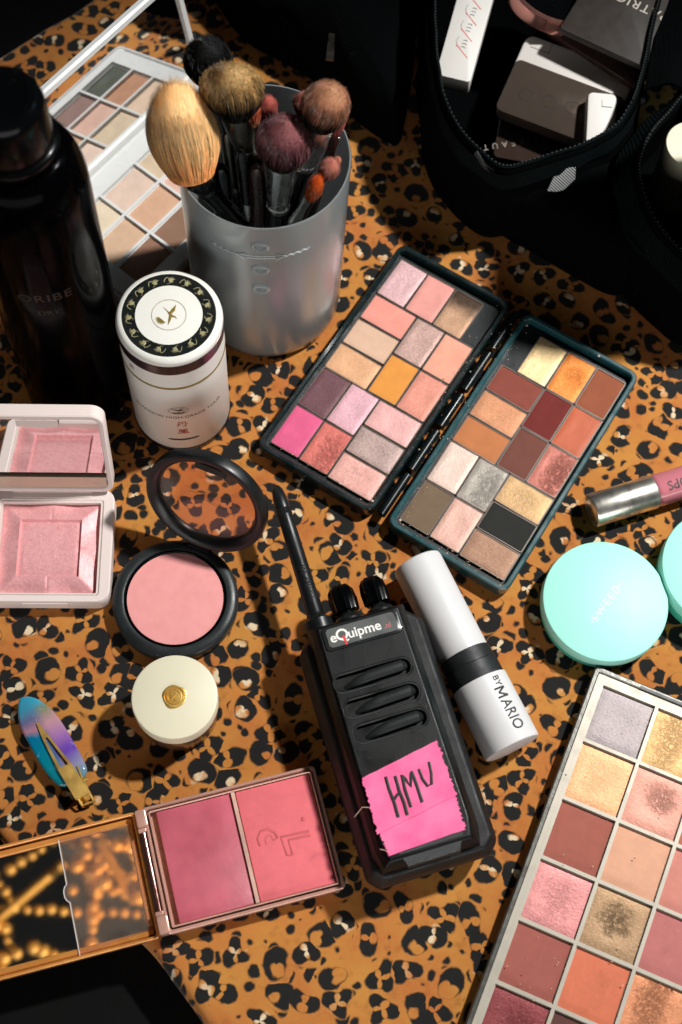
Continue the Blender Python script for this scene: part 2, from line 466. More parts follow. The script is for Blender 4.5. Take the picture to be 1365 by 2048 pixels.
def pan(parent, cx, cy, z, wd, ht, col, sh=0.0, dug=0.0, streak=0.0, fade=None, rot=0, M=None, rim=None, wear=0.0):
    pan_seed[0] += 1; s = pan_seed[0]
    me = pan_mesh(wd, ht, [rim or PANRIM, powder(col, sh, dug, s, streak, fade)], wear=wear + dug * .45 + (.08 + .22 * random.random()), seed=s)
    o = bpy.data.objects.new('eyeshadow_pan', me); COL.objects.link(o); o.parent = parent
    mat = T((cx * MM, cy * MM, z * MM)) @ RZ(rot)
    o.matrix_local = (Matrix.Diagonal((1, 1, 1, 1)) if M is None else Matrix([[M[i][j] * (MM if j == 3 and i < 3 else 1) for j in range(4)] for i in range(4)])) @ mat
    return o

# ================================================================== double eyeshadow palette
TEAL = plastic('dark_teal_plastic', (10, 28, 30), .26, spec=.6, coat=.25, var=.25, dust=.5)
TEALR = plastic('lit_teal_plastic', (30, 74, 79), .24, spec=.7, coat=.4, var=.3, dust=.5)  # brighter copy of the dark teal: light on this rim painted in
TEALD = plastic('dark_teal_floor', (12, 22, 24), .4, dust=.5)
S, Lg = 16.15, 24.25
def half_tray(root, name, M, row1_left, cols, label):
    Wd, Ht = 64.0, 133.5
    m = MB(); m.M = M
    o = rrect(Wd, Ht, 5, 5); i_ = rrect(Wd - 5.2, Ht - 5.2, 2.6, 5)
    m.prism(rrect(Wd - .6, Ht - .6, 4.7, 5), 0.1, 3.2, 0, .8)
    m.ring(o, i_, 3.0, 9.2, .22)
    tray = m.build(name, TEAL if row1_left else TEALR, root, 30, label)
    m = MB(); m.M = M; m.prism(rrect(Wd - 5.3, Ht - 5.3, 2.5, 5), 3.22, 4.6)
    m.build('tray_floor', TEALD, tray)
    ox = -(Lg + 2 * S) / 2; ty = Ht / 2 - 6.2
    pans = []
    x0 = ox if row1_left else ox + Lg + 2 * S - 3 * S
    for k in range(3): pans.append((x0 + S * (k + .5), ty - Lg / 2, S, Lg))
    y = ty - Lg
    for k in range(3): pans.append((ox + Lg / 2, y - S * 1.01 * (k + .5), Lg, S))
    for j in range(2):
        for k in range(2): pans.append((ox + Lg + S * (k + .5), y - Lg * (j + .5), S, Lg))
    y -= 2 * Lg
    for j in range(2):
        for k in range(2): pans.append((ox + S * (k + .5), y - Lg * (j + .5), S, Lg))
    for k in range(3): pans.append((ox + 2 * S + Lg / 2, y - S * 1.01 * (k + .5), Lg, S))
    for (cx, cy, wd, ht), c in zip(pans, cols):
        c = list(c) + [0] * (4 - len(c))
        fade = c[4] if len(c) > 4 else None
        pan(root, cx, cy, 4.6, wd - .45, ht - .45, c[0], c[1], c[2], c[3], fade, M=M, rot=random.uniform(-.8, .8))
    return tray
c0 = (P(1284, 746, 10) + P(1013, 1183, 10) + P(776, 1039, 10) + P(1055, 620, 10)) / 4
cL = (P(802, 484, 10) + P(1030, 610, 10) + P(738, 1024, 10) + P(508, 893, 10)) / 4
dp = thing('eyeshadow_palette', ((c0.x + cL.x) / 2, (c0.y + cL.y) / 2, 0), -26.5, 'open dark teal double eyeshadow palette with two trays of mosaic pans', 'palette')
gap = (c0 - cL).length / 2
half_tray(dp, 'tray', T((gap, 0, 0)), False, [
    ((236, 204, 152), 1, 0), ((216, 128, 55), 1, .3), ((152, 86, 60), 0),
    ((140, 74, 62), 0, 0, .1), ((196, 136, 98), .8), ((194, 122, 78), 0),
    ((116, 46, 42), 0, 0, .15), ((192, 96, 62), .1), ((118, 72, 62), 0), ((186, 112, 98), .7, .7),
    ((220, 192, 178), .7), ((160, 152, 142), 1, .4), ((122, 102, 82), 0), ((210, 165, 150), .8),
    ((196, 158, 112), .9, .2), ((44, 45, 42), 0), ((158, 120, 96), .7)], 'tray of warm browns, reds and golds')
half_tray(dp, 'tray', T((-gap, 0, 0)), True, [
    ((218, 176, 178), .9), ((226, 154, 144), .2), ((188, 148, 118), .8, 0, 0, (70, 52, 40)),  # the third pan has a shadow painted over its upper part
    ((238, 154, 140), 0), ((220, 182, 156), 0), ((222, 170, 130), .7),
    ((190, 156, 146), 1), ((242, 168, 144), 0), ((228, 152, 72), 0), ((220, 146, 128), .6),
    ((112, 76, 82), .7), ((222, 172, 182), .8), ((226, 96, 140), .1), ((214, 116, 106), .7, .6),
    ((226, 172, 168), .7), ((178, 152, 146), 1), ((230, 172, 162), .7, .2)], 'tray of pinks and mauves')
hm = MB()
for y0, y1 in ((-64, -40), (-37, -13), (-10, 10), (13, 37), (40, 64)):
    hm.tube([(0, y0, 7.2), (0, y1, 7.2)], 2.0, 12)
    hm.tube([(-1.9, y0 + 1, 5.6), (-1.9, y1 - 1, 5.6)], 1.1, 8)
hm.build('hinge', plastic('hinge_gloss', (9, 18, 20), .26, spec=.35, dust=.3), dp)
for q in ((gap - 27, -62.2), (gap - 28, 60), (-gap + 29.2, -61), (gap + 10, 64.6)):
    m = MB(); m.sphere((q[0], q[1], 9.2), .7, 8, 5, (1, 1, .4)); m.build('stud', plastic('pale_stud', (190, 175, 165), .4), dp)

# ================================================================== large grey palette at the corner
GREYP = plastic('satin_grey_frame', (104, 103, 98), .3, metal=.7, var=.2, dust=.2, bump=.2, bscale=300)
GREYI = plastic('pale_grey_grid', (178, 170, 156), .4, metal=.25, var=.1, dust=.2)
c1 = P(1208.6, 1354.8, 9)
bp = thing('eyeshadow_palette', (c1.x - .4, c1.y - 2.2, 0), -17.3, 'large open eyeshadow palette with pale grey grid of square pans beside the white stick', 'palette')
PX, PY = 26.0, 27.5
m = MB()
NC, NR = 5, 7
x0, x1, y0, y1 = -5.2, NC * PX + 5.2, -(NR * PY) - 5, 6.2
cxm, cym = (x0 + x1) / 2, (y0 + y1) / 2
m.prism(rrect(x1 - x0 - .6, y1 - y0 - .6, 1.6, 3, cxm, cym), .1, 4.6, 0, .6)
m.ring(rrect(x1 - x0, y1 - y0, 2.0, 3, cxm, cym), rrect(x1 - x0 - 4.6, y1 - y0 - 4.6, 1.0, 3, cxm, cym), 4.4, 9.0, .2)
m.build('frame', GREYP, bp, 30)
m = MB()
for i in range(NC + 1):
    x = i * PX; m.box(x - .75, x + .75, y0 + 2.4, y1 - 2.4, 4.5, 7.9)
for j in range(NR + 1):
    y = -j * PY
    for i in range(NC): m.box(i * PX + .76, (i + 1) * PX - .76, y - .75, y + .75, 4.5, 7.88)
m.box(x0 + 2.4, -.76, y0 + 2.4, y1 - 2.4, 4.5, 7.85); m.box(.76, x1 - 2.4, .76, y1 - 2.4, 4.5, 7.83)
m.build('grid', GREYI, bp)
m = MB(); m.box(16, x1 - 3, y1 - 2.2, y1 - 1.0, 8.4, 9.03); m.build('seam', BLACK, bp)
big = [[((164, 152, 152), .7), ((214, 170, 116), 1, .35), ((200, 150, 120), .5), ((170, 110, 90), 0), ((150, 100, 90), 0)],
       [((230, 172, 126), .8, .15), ((212, 150, 132), .7, .55), ((190, 120, 100), 0), ((200, 160, 130), .6), ((140, 90, 80), 0)],
       [((168, 98, 84), 0), ((226, 170, 140), 0), ((212, 138, 124), 0), ((160, 100, 90), .4), ((200, 140, 120), 0)],
       [((214, 142, 140), .9, .25), ((172, 138, 104), .9, 1.0), ((190, 116, 112), 0, 0, .1), ((190, 116, 112), 0), ((150, 90, 80), 0)],
       [((164, 94, 84), 0, 0, .12), ((214, 120, 90), 0, .12, .1), ((212, 140, 100), .8, .8), ((120, 80, 70), 0), ((120, 80, 70), 0)],
       [((138, 64, 66), .9, .5), ((98, 62, 56), 0), ((160, 100, 80), .3), ((130, 90, 80), 0), ((150, 80, 70), 0)],
       [((150, 80, 70), .3), ((190, 120, 100), 0), ((120, 80, 70), 0), ((160, 110, 90), .3), ((120, 70, 60), 0)]]
for j in range(NR):
    for i in range(3):
        c = list(big[j][i]) + [0] * (4 - len(big[j][i]))
        pan(bp, i * PX + PX / 2, -j * PY - PY / 2, 5.0, PX - 1.5, PY - 1.5, c[0], c[1], c[2], c[3], rim=GREYI)

# ================================================================== white palette with mirror lid (behind the black bottle)
hx = Vector((.552, .834)); ang_h = 56.5
O = Vector((-133.7, 433.8, 0))
wp = thing('mirror_palette', (O.x, O.y, 0), ang_h, 'white palette of nude square pans with its mirror lid standing open behind the black bottle', 'palette')
# local x along the hinge, local -y away from the hinge over the pans
WP = plastic('white_palette_plastic', (232, 232, 230), .25, var=.03, coat=.2)
D, HL = 70.0, 64.0
m = MB(); m.prism(rrect(2 * HL, D, 4, 4, 0, -D / 2), .1, 5.0, 0, .8); m.ring(rrect(2 * HL, D, 4, 4, 0, -D / 2), rrect(2 * HL - 4, D - 4, 3, 4, 0, -D / 2), 4.9, 8.4, .3)
m.build('tray', WP, wp, 30)
m = MB()
rows = [12.2, 12.2 + 16.8, 12.2 + 33.6, 12.2 + 50.4]
m.box(-HL + 2, HL - 2, -12.2 + .0, -2.2, 5.0, 8.0); m.box(-HL + 2, HL - 2, -D + 2.1, -rows[3] - .0, 5.0, 8.0)
for r_ in rows[1:3]: m.box(-52, 52, -r_ - .7, -r_ + .7, 5.0, 7.9)
for s_ in (-52, -26, 0, 26, 52):
    a = .7 if abs(s_) < 52 else 4.8
    c = s_ if abs(s_) < 52 else s_ + math.copysign(5, s_) - math.copysign(.5, s_)
    m.box(c - a, c + a, -rows[3] + .02, -12.22, 5.0, 7.95)
m.build('grid', WP, wp)
nude = [[((226, 196, 170), .2), ((196, 146, 116), 0), ((74, 78, 66), .3)], [((222, 198, 168), .1), ((226, 184, 166), 0), ((142, 112, 104), .2)],
        [((232, 204, 186), .3), ((220, 176, 146), 0), ((146, 112, 92), 0)], [((238, 218, 190), .2), ((218, 182, 152), 0), ((152, 114, 94), 0)]]
for a in range(4):
    for b in range(3):
        pan(wp, 39 - 26 * a, -(rows[b] + rows[b + 1]) / 2, 5.0, 24.4, 15.2, nude[a][b][0], nude[a][b][1], rim=WP)
ML = T((0, 0, 11.0)) @ RX(90 - 11)          # lid frame: local x along hinge, local y up the lid, z towards the pans is -z
m = MB(); m.M = ML
LH = 64.0
m.ring(rrect(2 * HL, LH, 4, 4, 0, LH / 2), rrect(2 * HL - 9, LH - 9, 2, 4, 0, LH / 2), -.6, 3.0, .2)
m.prism(rrect(2 * HL - 6.8, LH - 6.8, 2, 4, 0, LH / 2), -.6, .9)
lid = m.build('lid', WP, wp, 30)
m = MB(); m.M = ML; m.prism(rrect(2 * HL - 7.2, LH - 7.2, 2, 4, 0, LH / 2), .92, 1.5)
m.build('mirror', MIRROR, lid, None)
m = MB(); m.tube([(-50, 1.0, 9.2), (50, 1.0, 9.2)], 2.6, 14); m.box(-58, 58, -1.6, .8, 7.0, 9.6)
m.box(51, 57, -2.6, 2.4, 8, 13.2); m.box(-57, -51, -2.6, 2.4, 8, 13.2)
m.build('hinge', WP, wp)

# ================================================================== black bottle
bx, by = -132.0, 303.0
bo = thing('spray_bottle', (bx, by, 0), 10, 'tall glossy black bottle with a round black cap and faint gold print', 'bottle')
BOT = plastic('bottle_black', (2, 2, 3), .1, spec=.5, ior=1.085, var=.3, dust=.05)
m = MB()
m.lathe([(23.2, 0), (24.6, .8), (25, 2.4), (25, 165)] + [(25 - 9.5 * (1 - math.cos(rad(a))), 165 + 22 * math.sin(rad(a))) for a in range(10, 91, 8)] + [(15.4, 187.4), (15.2, 190)], 72)
m.build('body', BOT, bo)
m = MB(); m.lathe([(17.2, 189.6), (17.6, 190.2), (17.6, 192.6), (17.0, 193.4), (15.6, 194.0)], 56); m.build('collar', BLACKG, bo)
m = MB(); m.lathe([(15.8, 194.02), (16, 195), (15.4, 211), (14.4, 214.2), (12.6, 215.8), (10.4, 216.0), (9.6, 215.5), (0.01, 215.2)], 56); m.build('cap', BLACKG, bo)
fade_gold = plastic('faint_gold_print', (42, 36, 27), .4, metal=.3)
MT = lambda z, a: RZ(a) @ T((0, -25.03, z)) @ RX(90)
text('ORIBE', 7.4, MT(122, 4), fade_gold, bo, wrap=25.03, extrude=.02, spacing=1.15)
text('DRY', 4.6, MT(111, 4), fade_gold, bo, wrap=25.03, extrude=.02)

# ================================================================== tea tin
tn = thing('tea_tin', (-81.2, 295.5, 0), 6.5, 'round white tea tin with black bird border and red characters', 'tin')
TINW = plastic('tin_white', (236, 234, 226), .3, var=.03, coat=.1)
TINB = plastic('tin_body_white', (236, 232, 224), .38, var=.03, spec=.35)
TINK = plastic('tin_black_band', (22, 20, 22), .2, coat=.3)
OLIVE = plastic('olive_gold_print', (150, 128, 60), .35, metal=.4)
PGOLD = plastic('pale_gold_print', (178, 170, 128), .35, metal=.35)
REDP = plastic('red_print', (170, 38, 34), .5)
m = MB(); m.lathe([(22.6, 0), (23.1, .5), (23.1, 3.6), (22.9, 3.8)], 72); m.build('foot_band', TINK, tn)
m = MB(); m.lathe([(22.6, 3.7), (22.8, 4.0), (22.8, 66), (22.4, 66.3)], 72); m.build('body', TINB, tn)
m = MB(); m.lathe([(22.85, 64.8), (22.98, 65), (22.98, 66.2), (22.85, 66.4)], 72, False, False); m.build('gold_line', OLIVE, tn)
m = MB(); m.lathe([(22.5, 66.35), (22.8, 66.5), (22.8, 78.6), (22.4, 78.7)], 72); m.build('lid_skirt', TINB, tn)
m = MB(); m.lathe([(22.7, 78.5), (23.0, 78.7), (23.0, 85.4), (22.7, 85.6)], 72); m.build('dark_band', plastic('tin_band_metal', (74, 58, 62), .2, metal=.6), tn)
m = MB(); m.lathe([(22.6, 85.5), (22.9, 86.2), (22.6, 88.2), (21.6, 89.4), (20.2, 89.8), (0.01, 89.8)], 72); lidt = m.build('lid', TINW, tn)
m = MB(); m.ring(circ(20.0, 72), circ(14.3, 72), 89.79, 89.84); m.build('bird_border', plastic('border_black', (24, 28, 26), .25, coat=.2), lidt)
def bird_border():
    m = MB(); nb = 15
    for k in range(nb):
        a = 360 * k / nb
        m.M = RZ(a) @ T((0, 17.1, 89.88))
        # small crane: curved neck, body, raised feather strokes
        m.tube([(-2.6, -1.2, 0), (-2.2, .4, 0), (-1.4, 1.2, 0), (-.6, .9, 0), (-.4, -.1, 0), (.1, -.9, 0)], [.12, .16, .17, .18, .26, .4], 5, flat=.25)
        m.sphere((.5, -.9, 0), .9, 8, 5, (1.1, .55, .05))
        for s_ in range(5):
            b = rad(35 + 24 * s_); m.tube([(.4, -.6, 0), (.4 + 1.1 * math.cos(b), -.6 + 1.1 * math.sin(b), 0), (.5 + 2.1 * math.cos(b - .15), -.7 + 2.1 * math.sin(b - .15), 0)], [.2, .2, .06], 5, flat=.25)
        m.tube([(.3, -1.3, 0), (-.4, -1.9, 0), (-1.1, -2.0, 0)], .1, 5, flat=.3)
    return m
bird_border().build('bird', PGOLD, lidt, label='ring of small gold birds on the black border')
m = MB(); m.M = T((0, 0, 89.86))
m.ring(circ(7.4, 48), circ(7.2, 48), 0, .04)
m.tube([(-2.4, 3.6, .03), (-.6, 1.7, .03), (.3, .6, .03), (1.2, -.6, .03), (2.6, -.9, .03), (3.4, -1.8, .03)], [.1, .2, .5, .6, .3, .1], 6, flat=.1)
m.tube([(.5, .6, .03), (1.8, 2.4, .03), (2.9, 4.8, .03)], [.7, .8, .1], 6, flat=.1)
m.tube([(.7, -.2, .03), (.4, -2.2, .03), (-.2, -4.8, .03)], [.6, .6, .08], 6, flat=.1)
for s_ in range(9):
    b = rad(150 + 20 * s_); m.tube([(-3.0, -2.2, .03), (-3.0 + 1.6 * math.cos(b), -2.2 + 1.6 * math.sin(b), .03), (-3.2 + 2.6 * math.cos(b + .2), -2.2 + 2.6 * math.sin(b + .2), .03)], [.15, .3, .05], 5, flat=.12)
m.build('crane_emblem', OLIVE, lidt)
MW = lambda z, a=0: RZ(a) @ T((0, -22.84, z)) @ RX(90)
PRN = plastic('grey_print', (58, 56, 52), .5)
text('SHANGHAI HIGH-GRADE TOUR', 3.1, MW(37.0, 3), PRN, tn, wrap=22.84, extrude=.02, sx=1.0)
text('丹', 5.6, MW(29.5, 6), REDP, tn, wrap=22.84, extrude=.02, bold=.03, label='red character')
text('鳳', 5.6, MW(21.8, 6), REDP, tn, wrap=22.84, extrude=.02, bold=.03, label='red character')
text('茶', 3.0, MW(72.5, -47), plastic('brown_print', (120, 74, 60), .5), tn, wrap=22.84, extrude=.02, bold=.08, label='small brown character')
def wrapped(mm_, z, a, R):
    B = RZ(a)
    mm_.v = [tuple(B @ Vector(((R + q[2]) * math.sin(q[0] / R), -(R + q[2]) * math.cos(q[0] / R), z + q[1]))) for q in mm_.v]
    return mm_
m = MB(); m.ring([(4.6 * math.cos(b), 3.3 * math.sin(b)) for b in np.linspace(0, 6.283, 40, endpoint=False)], [(4.4 * math.cos(b), 3.1 * math.sin(b)) for b in np.linspace(0, 6.283, 40, endpoint=False)], 0, .05)
m.tube([(-3.4, 1.8, .03), (-1.2, 1.0, .03), (0, .2, .03), (2.2, -.1, .03), (3.6, .3, .03)], [.1, .45, .6, .3, .1], 6, flat=.1)
m.tube([(.2, .4, .03), (1.2, 1.6, .03), (2.4, 2.1, .03)], [.5, .4, .1], 6, flat=.1)
m.prism([(-2.4, -1.2), (-3.0, -2.0), (-1.4, -2.7), (1.4, -2.7), (3.0, -2.0), (2.2, -1.3), (.9, -1.8), (0, -1.1), (-.9, -1.8)][::-1], 0, .05)
wrapped(m, 43.8, 4, 22.84).build('crest', plastic('crest_print', (96, 92, 66), .5), tn)
m = MB(); m.prism(rrect(15, 1.7, .8, 4), 0, .05); m2 = MB()
for k in range(14): m2.M = T((-6.9 + k * 1.03, 0, 0)); m2.prism(rrect(1.1, 1.5, .05, 1) if 0 < k < 13 else rrect(1.2, 1.1, .4, 3), 0, .05)
wrapped(m2, 13.6, 6, 22.84).build('black_bar', INK, tn)

# ================================================================== frosted cup
CX, CY, CR, CH = -48.1, 361.5, 37.0, 117.0
def frosted():
    t = NT('frosted_plastic'); t.n.remove(t.b); o = t.obj()
    rf = t.node('ShaderNodeBsdfRefraction'); rf.inputs['Color'].default_value = (.72, .86, .88, 1); rf.inputs['Roughness'].default_value = .42; rf.inputs['IOR'].default_value = 1.12
    tl = t.node('ShaderNodeBsdfTranslucent'); tl.inputs[0].default_value = (.94, .97, .97, 1)
    df = t.node('ShaderNodeBsdfDiffuse'); df.inputs[0].default_value = (.74, .83, .85, 1)
    gl = t.node('ShaderNodeBsdfGlossy'); gl.inputs['Roughness'].default_value = .27
    sc_ = t.bump(t.noise(t.vmath('MULTIPLY', o, (1, 1, .15)), 900, 3).outputs[0], .12, .0003)
    t.set(gl.inputs['Normal'], sc_)
    a = t.node('ShaderNodeMixShader'); a.inputs[0].default_value = .5; t.t.links.new(tl.outputs[0], a.inputs[1]); t.t.links.new(df.outputs[0], a.inputs[2])
    b = t.node('ShaderNodeMixShader'); b.inputs[0].default_value = .55; t.t.links.new(rf.outputs[0], b.inputs[1]); t.t.links.new(a.outputs[0], b.inputs[2])
    fr = t.node('ShaderNodeFresnel'); fr.inputs[0].default_value = 1.4
    c = t.node('ShaderNodeMixShader'); t.set(c.inputs[0], t.math('ADD', t.math('MULTIPLY', fr.outputs[0], 1.4), .13)); t.t.links.new(b.outputs[0], c.inputs[1]); t.t.links.new(gl.outputs[0], c.inputs[2])
    t.t.links.new(c.outputs[0], t.out.inputs[0]); return t.m
FROST = frosted()
cup = thing('brush_cup', (CX, CY, 0), 8, 'frosted translucent plastic cup holding the make-up brushes', 'cup')
m = MB()
wth = 1.1
outp = [(30, .1), (33.5, 1.0), (35.6, 4.0), (36.2, 9), (CR, CH - 1), (CR - .3, CH), (CR - wth + .3, CH), (CR - wth, CH - 1), (36.2 - wth, 9.5), (35.6 - wth, 5), (33, 2.4), (30, 1.6), (.01, 1.6)]
m.lathe([(.01, .1)] + outp, 96)
m.build('wall', FROST, cup)
EMB = plastic('embossed_frost', (190, 196, 196), .2, trans=.2, coat=.4)
for zz in (104.5, 86.5, 70.5):
    m = MB(); m.M = RZ(-4) @ T((0, -36.95, zz)) @ RX(90)
    m.lathe([(4.4, -.6), (3.9, .9), (3.1, 1.5), (2.6, 1.0), (2.3, -.5), (.01, -.55)], 28, False, False, 1.0, .9)
    m.build('embossed_hole', EMB, cup)
m = MB()
for a0, a1 in ((-40, -20), (12, 30)):
    pth = [(math.sin(rad(a)) * 37.0, -math.cos(rad(a)) * 37.0, 95.5 + .5 * math.sin(a * 1.3)) for a in np.linspace(a0, a1, 24)]
    m.tube(pth, .42, 6)
for s_ in (1, -1):
    m.tube([(math.sin(rad(-4 + s_ * a)) * 37.02, -math.cos(rad(-4 + s_ * a)) * 37.02, 95.5 + dz) for a, dz in ((0, 1.0), (10, 1.0), (10, 2.6), (17, .2), (10, -2.2), (10, -.7), (0, -.7))], .36, 6)
m.build('embossed_arrow', EMB, cup)
m = MB(); 
text('MAX 100 ML', 3.4, RZ(-32) @ T((0, -37.0, 98)) @ RX(90), EMB, cup, wrap=37.0, extrude=.15) if False else None

# ------------------------------------------------------------------ brushes
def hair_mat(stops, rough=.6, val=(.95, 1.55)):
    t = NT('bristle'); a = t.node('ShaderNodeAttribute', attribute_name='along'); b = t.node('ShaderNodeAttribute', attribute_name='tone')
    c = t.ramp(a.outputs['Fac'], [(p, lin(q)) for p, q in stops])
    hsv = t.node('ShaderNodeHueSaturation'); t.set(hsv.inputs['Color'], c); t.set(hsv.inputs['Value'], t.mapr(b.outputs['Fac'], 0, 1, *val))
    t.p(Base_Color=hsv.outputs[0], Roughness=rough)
    t.b.inputs['Specular IOR Level'].default_value = .3; t.b.inputs['Sheen Weight'].default_value = .15
    tl = t.node('ShaderNodeBsdfTranslucent'); t.set(tl.inputs[0], hsv.outputs[0])
    mx = t.node('ShaderNodeMixShader'); mx.inputs[0].default_value = .5
    t.t.links.new(t.b.outputs[0], mx.inputs[1]); t.t.links.new(tl.outputs[0], mx.inputs[2]); t.t.links.new(mx.outputs[0], t.out.inputs[0])
    return t.m
def bristles(base, d, L, R, r0, prof, n, mat, parent, flat=1.0, side=None, wd=.26, clump=0.0, seed=0):
    """base, direction in mm local; prof(t) radius factor 0..1; fibres as ribbons over a core"""
    g = np.random.default_rng(seed + 11)
    d = Vector(d).normalized()
    u = d.cross(Vector((0, 0, 1)) if abs(d.z) < .95 else Vector((1, 0, 0))).normalized() if side is None else (Vector(side) - d * Vector(side).dot(d)).normalized()
    v = d.cross(u)
    core = MB(); N = 16; ts = [i / N for i in range(N + 1)]
    loops = []
    for t_ in ts:
        rr = max(.05, prof(t_) * R * .93); loops.append([tuple(Vector(base) + d * (L * t_ * .97) + u * (rr * math.cos(6.2832 * k / 32)) + v * (rr * flat * math.sin(6.2832 * k / 32))) for k in range(32)])
    core.loft(loops)
    V = [Vector(q) for q in core.v]; F = list(core.f); al = [i // 32 / N for i in range(len(V))]; tn_ = [.5] * len(V)
    NR = [((V[i] - Vector(base) - d * (V[i] - Vector(base)).dot(d)).normalized() + d * (.9 * (i // 32 / N) ** 2)).normalized() for i in range(len(V))]
    # tmax(u): where profile meets that relative radius
    grid = np.linspace(0, 1, 101); pr = np.array([prof(x) for x in grid]); im = int(pr.argmax())
    for k in range(n):
        s_ = math.sqrt(g.random()) if k % 3 else 1 - .12 * g.random()
        ph = g.random() * 6.2832
        tail = np.where(pr[im:] >= s_ * pr.max() * .999)[0]
        tm = grid[im + (tail[-1] if len(tail) else 0)] * (1 + g.normal(0, .03)) * (1.06 if g.random() < .03 else 1)
        if k % 3 == 0: tm = min(1.0, tm + .1) if s_ > .9 else tm
        tone = g.random()
        if clump: tone = min(1, max(0, .5 + 1.6 * noise.noise(Vector((math.cos(ph) * s_ * clump, math.sin(ph) * s_ * clump, seed))) + .3 * (g.random() - .5)))
        cph, sph = math.cos(ph), math.sin(ph)
        wv = Vector(g.normal(0, 1, 3)); 
        pts = []
        t0 = 0.0 if s_ < .9 else g.random() * .55 * tm
        jit = Vector(g.normal(0, .25, 3))
        for j in range(4):
            t_ = t0 + (tm - t0) * j / 3
            rr = (np.interp(t_, grid, pr) if s_ > .9 else np.interp(t_, grid, np.maximum(pr, pr[0])) if t_ <= grid[im] else pr.max()) * s_ * R
            if s_ > .9: rr = max(rr, .02) * (1.0 + .012 * j)
            pts.append(Vector(base) + d * (L * t_) + u * (rr * cph) + v * (rr * flat * sph) + jit * (j / 3))
        ax = (pts[-1] - pts[0]).normalized(); sd = ax.cross(wv).normalized() * (wd / 2)
        o = len(V)
        for j, q in enumerate(pts):
            s2 = (1, 1, .9, .25)[j]
            nn_ = (u * cph + v * sph) * (.35 + .65 * s_) + d * (1.1 * (tt0 if False else (t0 + (tm - t0) * j / 3)) ** 2 * (1.3 - s_)) + Vector(g.normal(0, .16, 3)); NR += [nn_.normalized()] * 2
            V += [q - sd * s2, q + sd * s2]; tt = t0 + (tm - t0) * j / 3; al += [tt, tt]; tn_ += [tone, tone]
        for j in range(3): F.append((o + 2 * j, o + 2 * j + 1, o + 2 * j + 3, o + 2 * j + 2))
    me = bpy.data.meshes.new('bristles'); me.from_pydata([tuple(q * MM) for q in V], [], F); me.materials.append(mat)
    me.attributes.new('along', 'FLOAT', 'POINT').data.foreach_set('value', al)
    me.attributes.new('tone', 'FLOAT', 'POINT').data.foreach_set('value', tn_)
    me.shade_smooth(); me.normals_split_custom_set_from_vertices([tuple(q) for q in NR])
    o = bpy.data.objects.new('bristles', me); COL.objects.link(o); o.parent = parent
    return o
def dome(a=.55, r0=.5, end=.05):
    def f(t):
        if t < a: return r0 + (1 - r0) * math.sin(t / a * math.pi / 2)
        x = (t - a) / (1 - a); return max(end, math.sqrt(max(0, 1 - x * x)))
    return f
def brush(label, bot, head_px, z, L, R, hmat, hprof, n, fer, handle, flat=1.0, fl=22, rf=None, hr=3.4, side=None, wd=.26, clump=0.0, cat='brush', group='make-up brushes in the cup', top_px=None, tz=None):
    """bot: handle foot relative to the cup centre; head_px,z: where bristles leave the ferrule"""
    B = P(head_px[0], head_px[1], z); A = Vector((CX + bot[0], CY + bot[1], 3.2))
    d = (B - A).normalized()
    t = thing('makeup_brush', A, 0, label, cat, group)
    Bl = B - A
    rf = rf or R * .55
    hd = d if top_px is None else (P(top_px[0], top_px[1], tz) - B).normalized()
    up = Vector((0, 0, 1)); q = up.rotation_difference(d).to_matrix().to_4x4()
    Lh = Bl.length - fl
    m = MB(); m.M = q
    m.lathe([(hr * .55, 0), (hr * .8, 1.0), (hr, Lh * .35), (hr * 1.05, Lh * .75), (hr * .9, Lh)], 20); m.build('handle', handle, t)
    m = MB(); m.M = q
    m.lathe([(hr * .95, Lh - 1), (hr * 1.05, Lh), (hr * 1.05, Lh + 2), (hr * .97, Lh + 2.5), (rf * .85, Lh + fl * .55), (rf, Lh + fl - 1), (rf, Lh + fl), (rf * .9, Lh + fl + .1)], 28, True, True, 1, 1 if flat == 1 else max(flat, .5))
    m.build('ferrule', fer, t)
    bristles(Bl - hd * .4, hd, L, R, rf, hprof, n, hmat, t, flat, side, wd, clump, seed=len(label))
    return t
BLKH = plastic('brush_black_handle', (14, 14, 15), .2, coat=.4)
MAROON = plastic('brush_maroon_handle', (54, 26, 24), .25, coat=.3)
YEL = hair_mat([(0, (236, 178, 108)), (.35, (255, 218, 158)), (.8, (255, 230, 182)), (1, (255, 224, 170))], .55, (1.3, 1.55))
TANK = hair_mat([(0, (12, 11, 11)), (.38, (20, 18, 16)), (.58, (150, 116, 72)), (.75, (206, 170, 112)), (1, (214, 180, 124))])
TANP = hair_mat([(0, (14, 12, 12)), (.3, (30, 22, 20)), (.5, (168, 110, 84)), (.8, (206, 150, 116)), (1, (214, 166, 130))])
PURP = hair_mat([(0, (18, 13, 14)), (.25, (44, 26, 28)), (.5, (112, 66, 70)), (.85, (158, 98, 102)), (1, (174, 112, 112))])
ORPK = hair_mat([(0, (190, 150, 110)), (.35, (206, 120, 86)), (1, (228, 120, 86))])
ROSE = hair_mat([(0, (60, 36, 34)), (.35, (170, 88, 78)), (1, (206, 110, 98))])
PKBR = hair_mat([(0, (50, 30, 26)), (.3, (172, 110, 92)), (1, (216, 142, 122))])
SPNG = hair_mat([(0, (214, 176, 120)), (1, (240, 204, 148))])
ORNG = hair_mat([(0, (150, 70, 24)), (1, (222, 104, 34))])
BLKB = hair_mat([(0, (12, 12, 12)), (1, (26, 27, 28))])
def knead(a=.45, r0=.62):
    f0 = dome(a, r0, .25)
    return f0
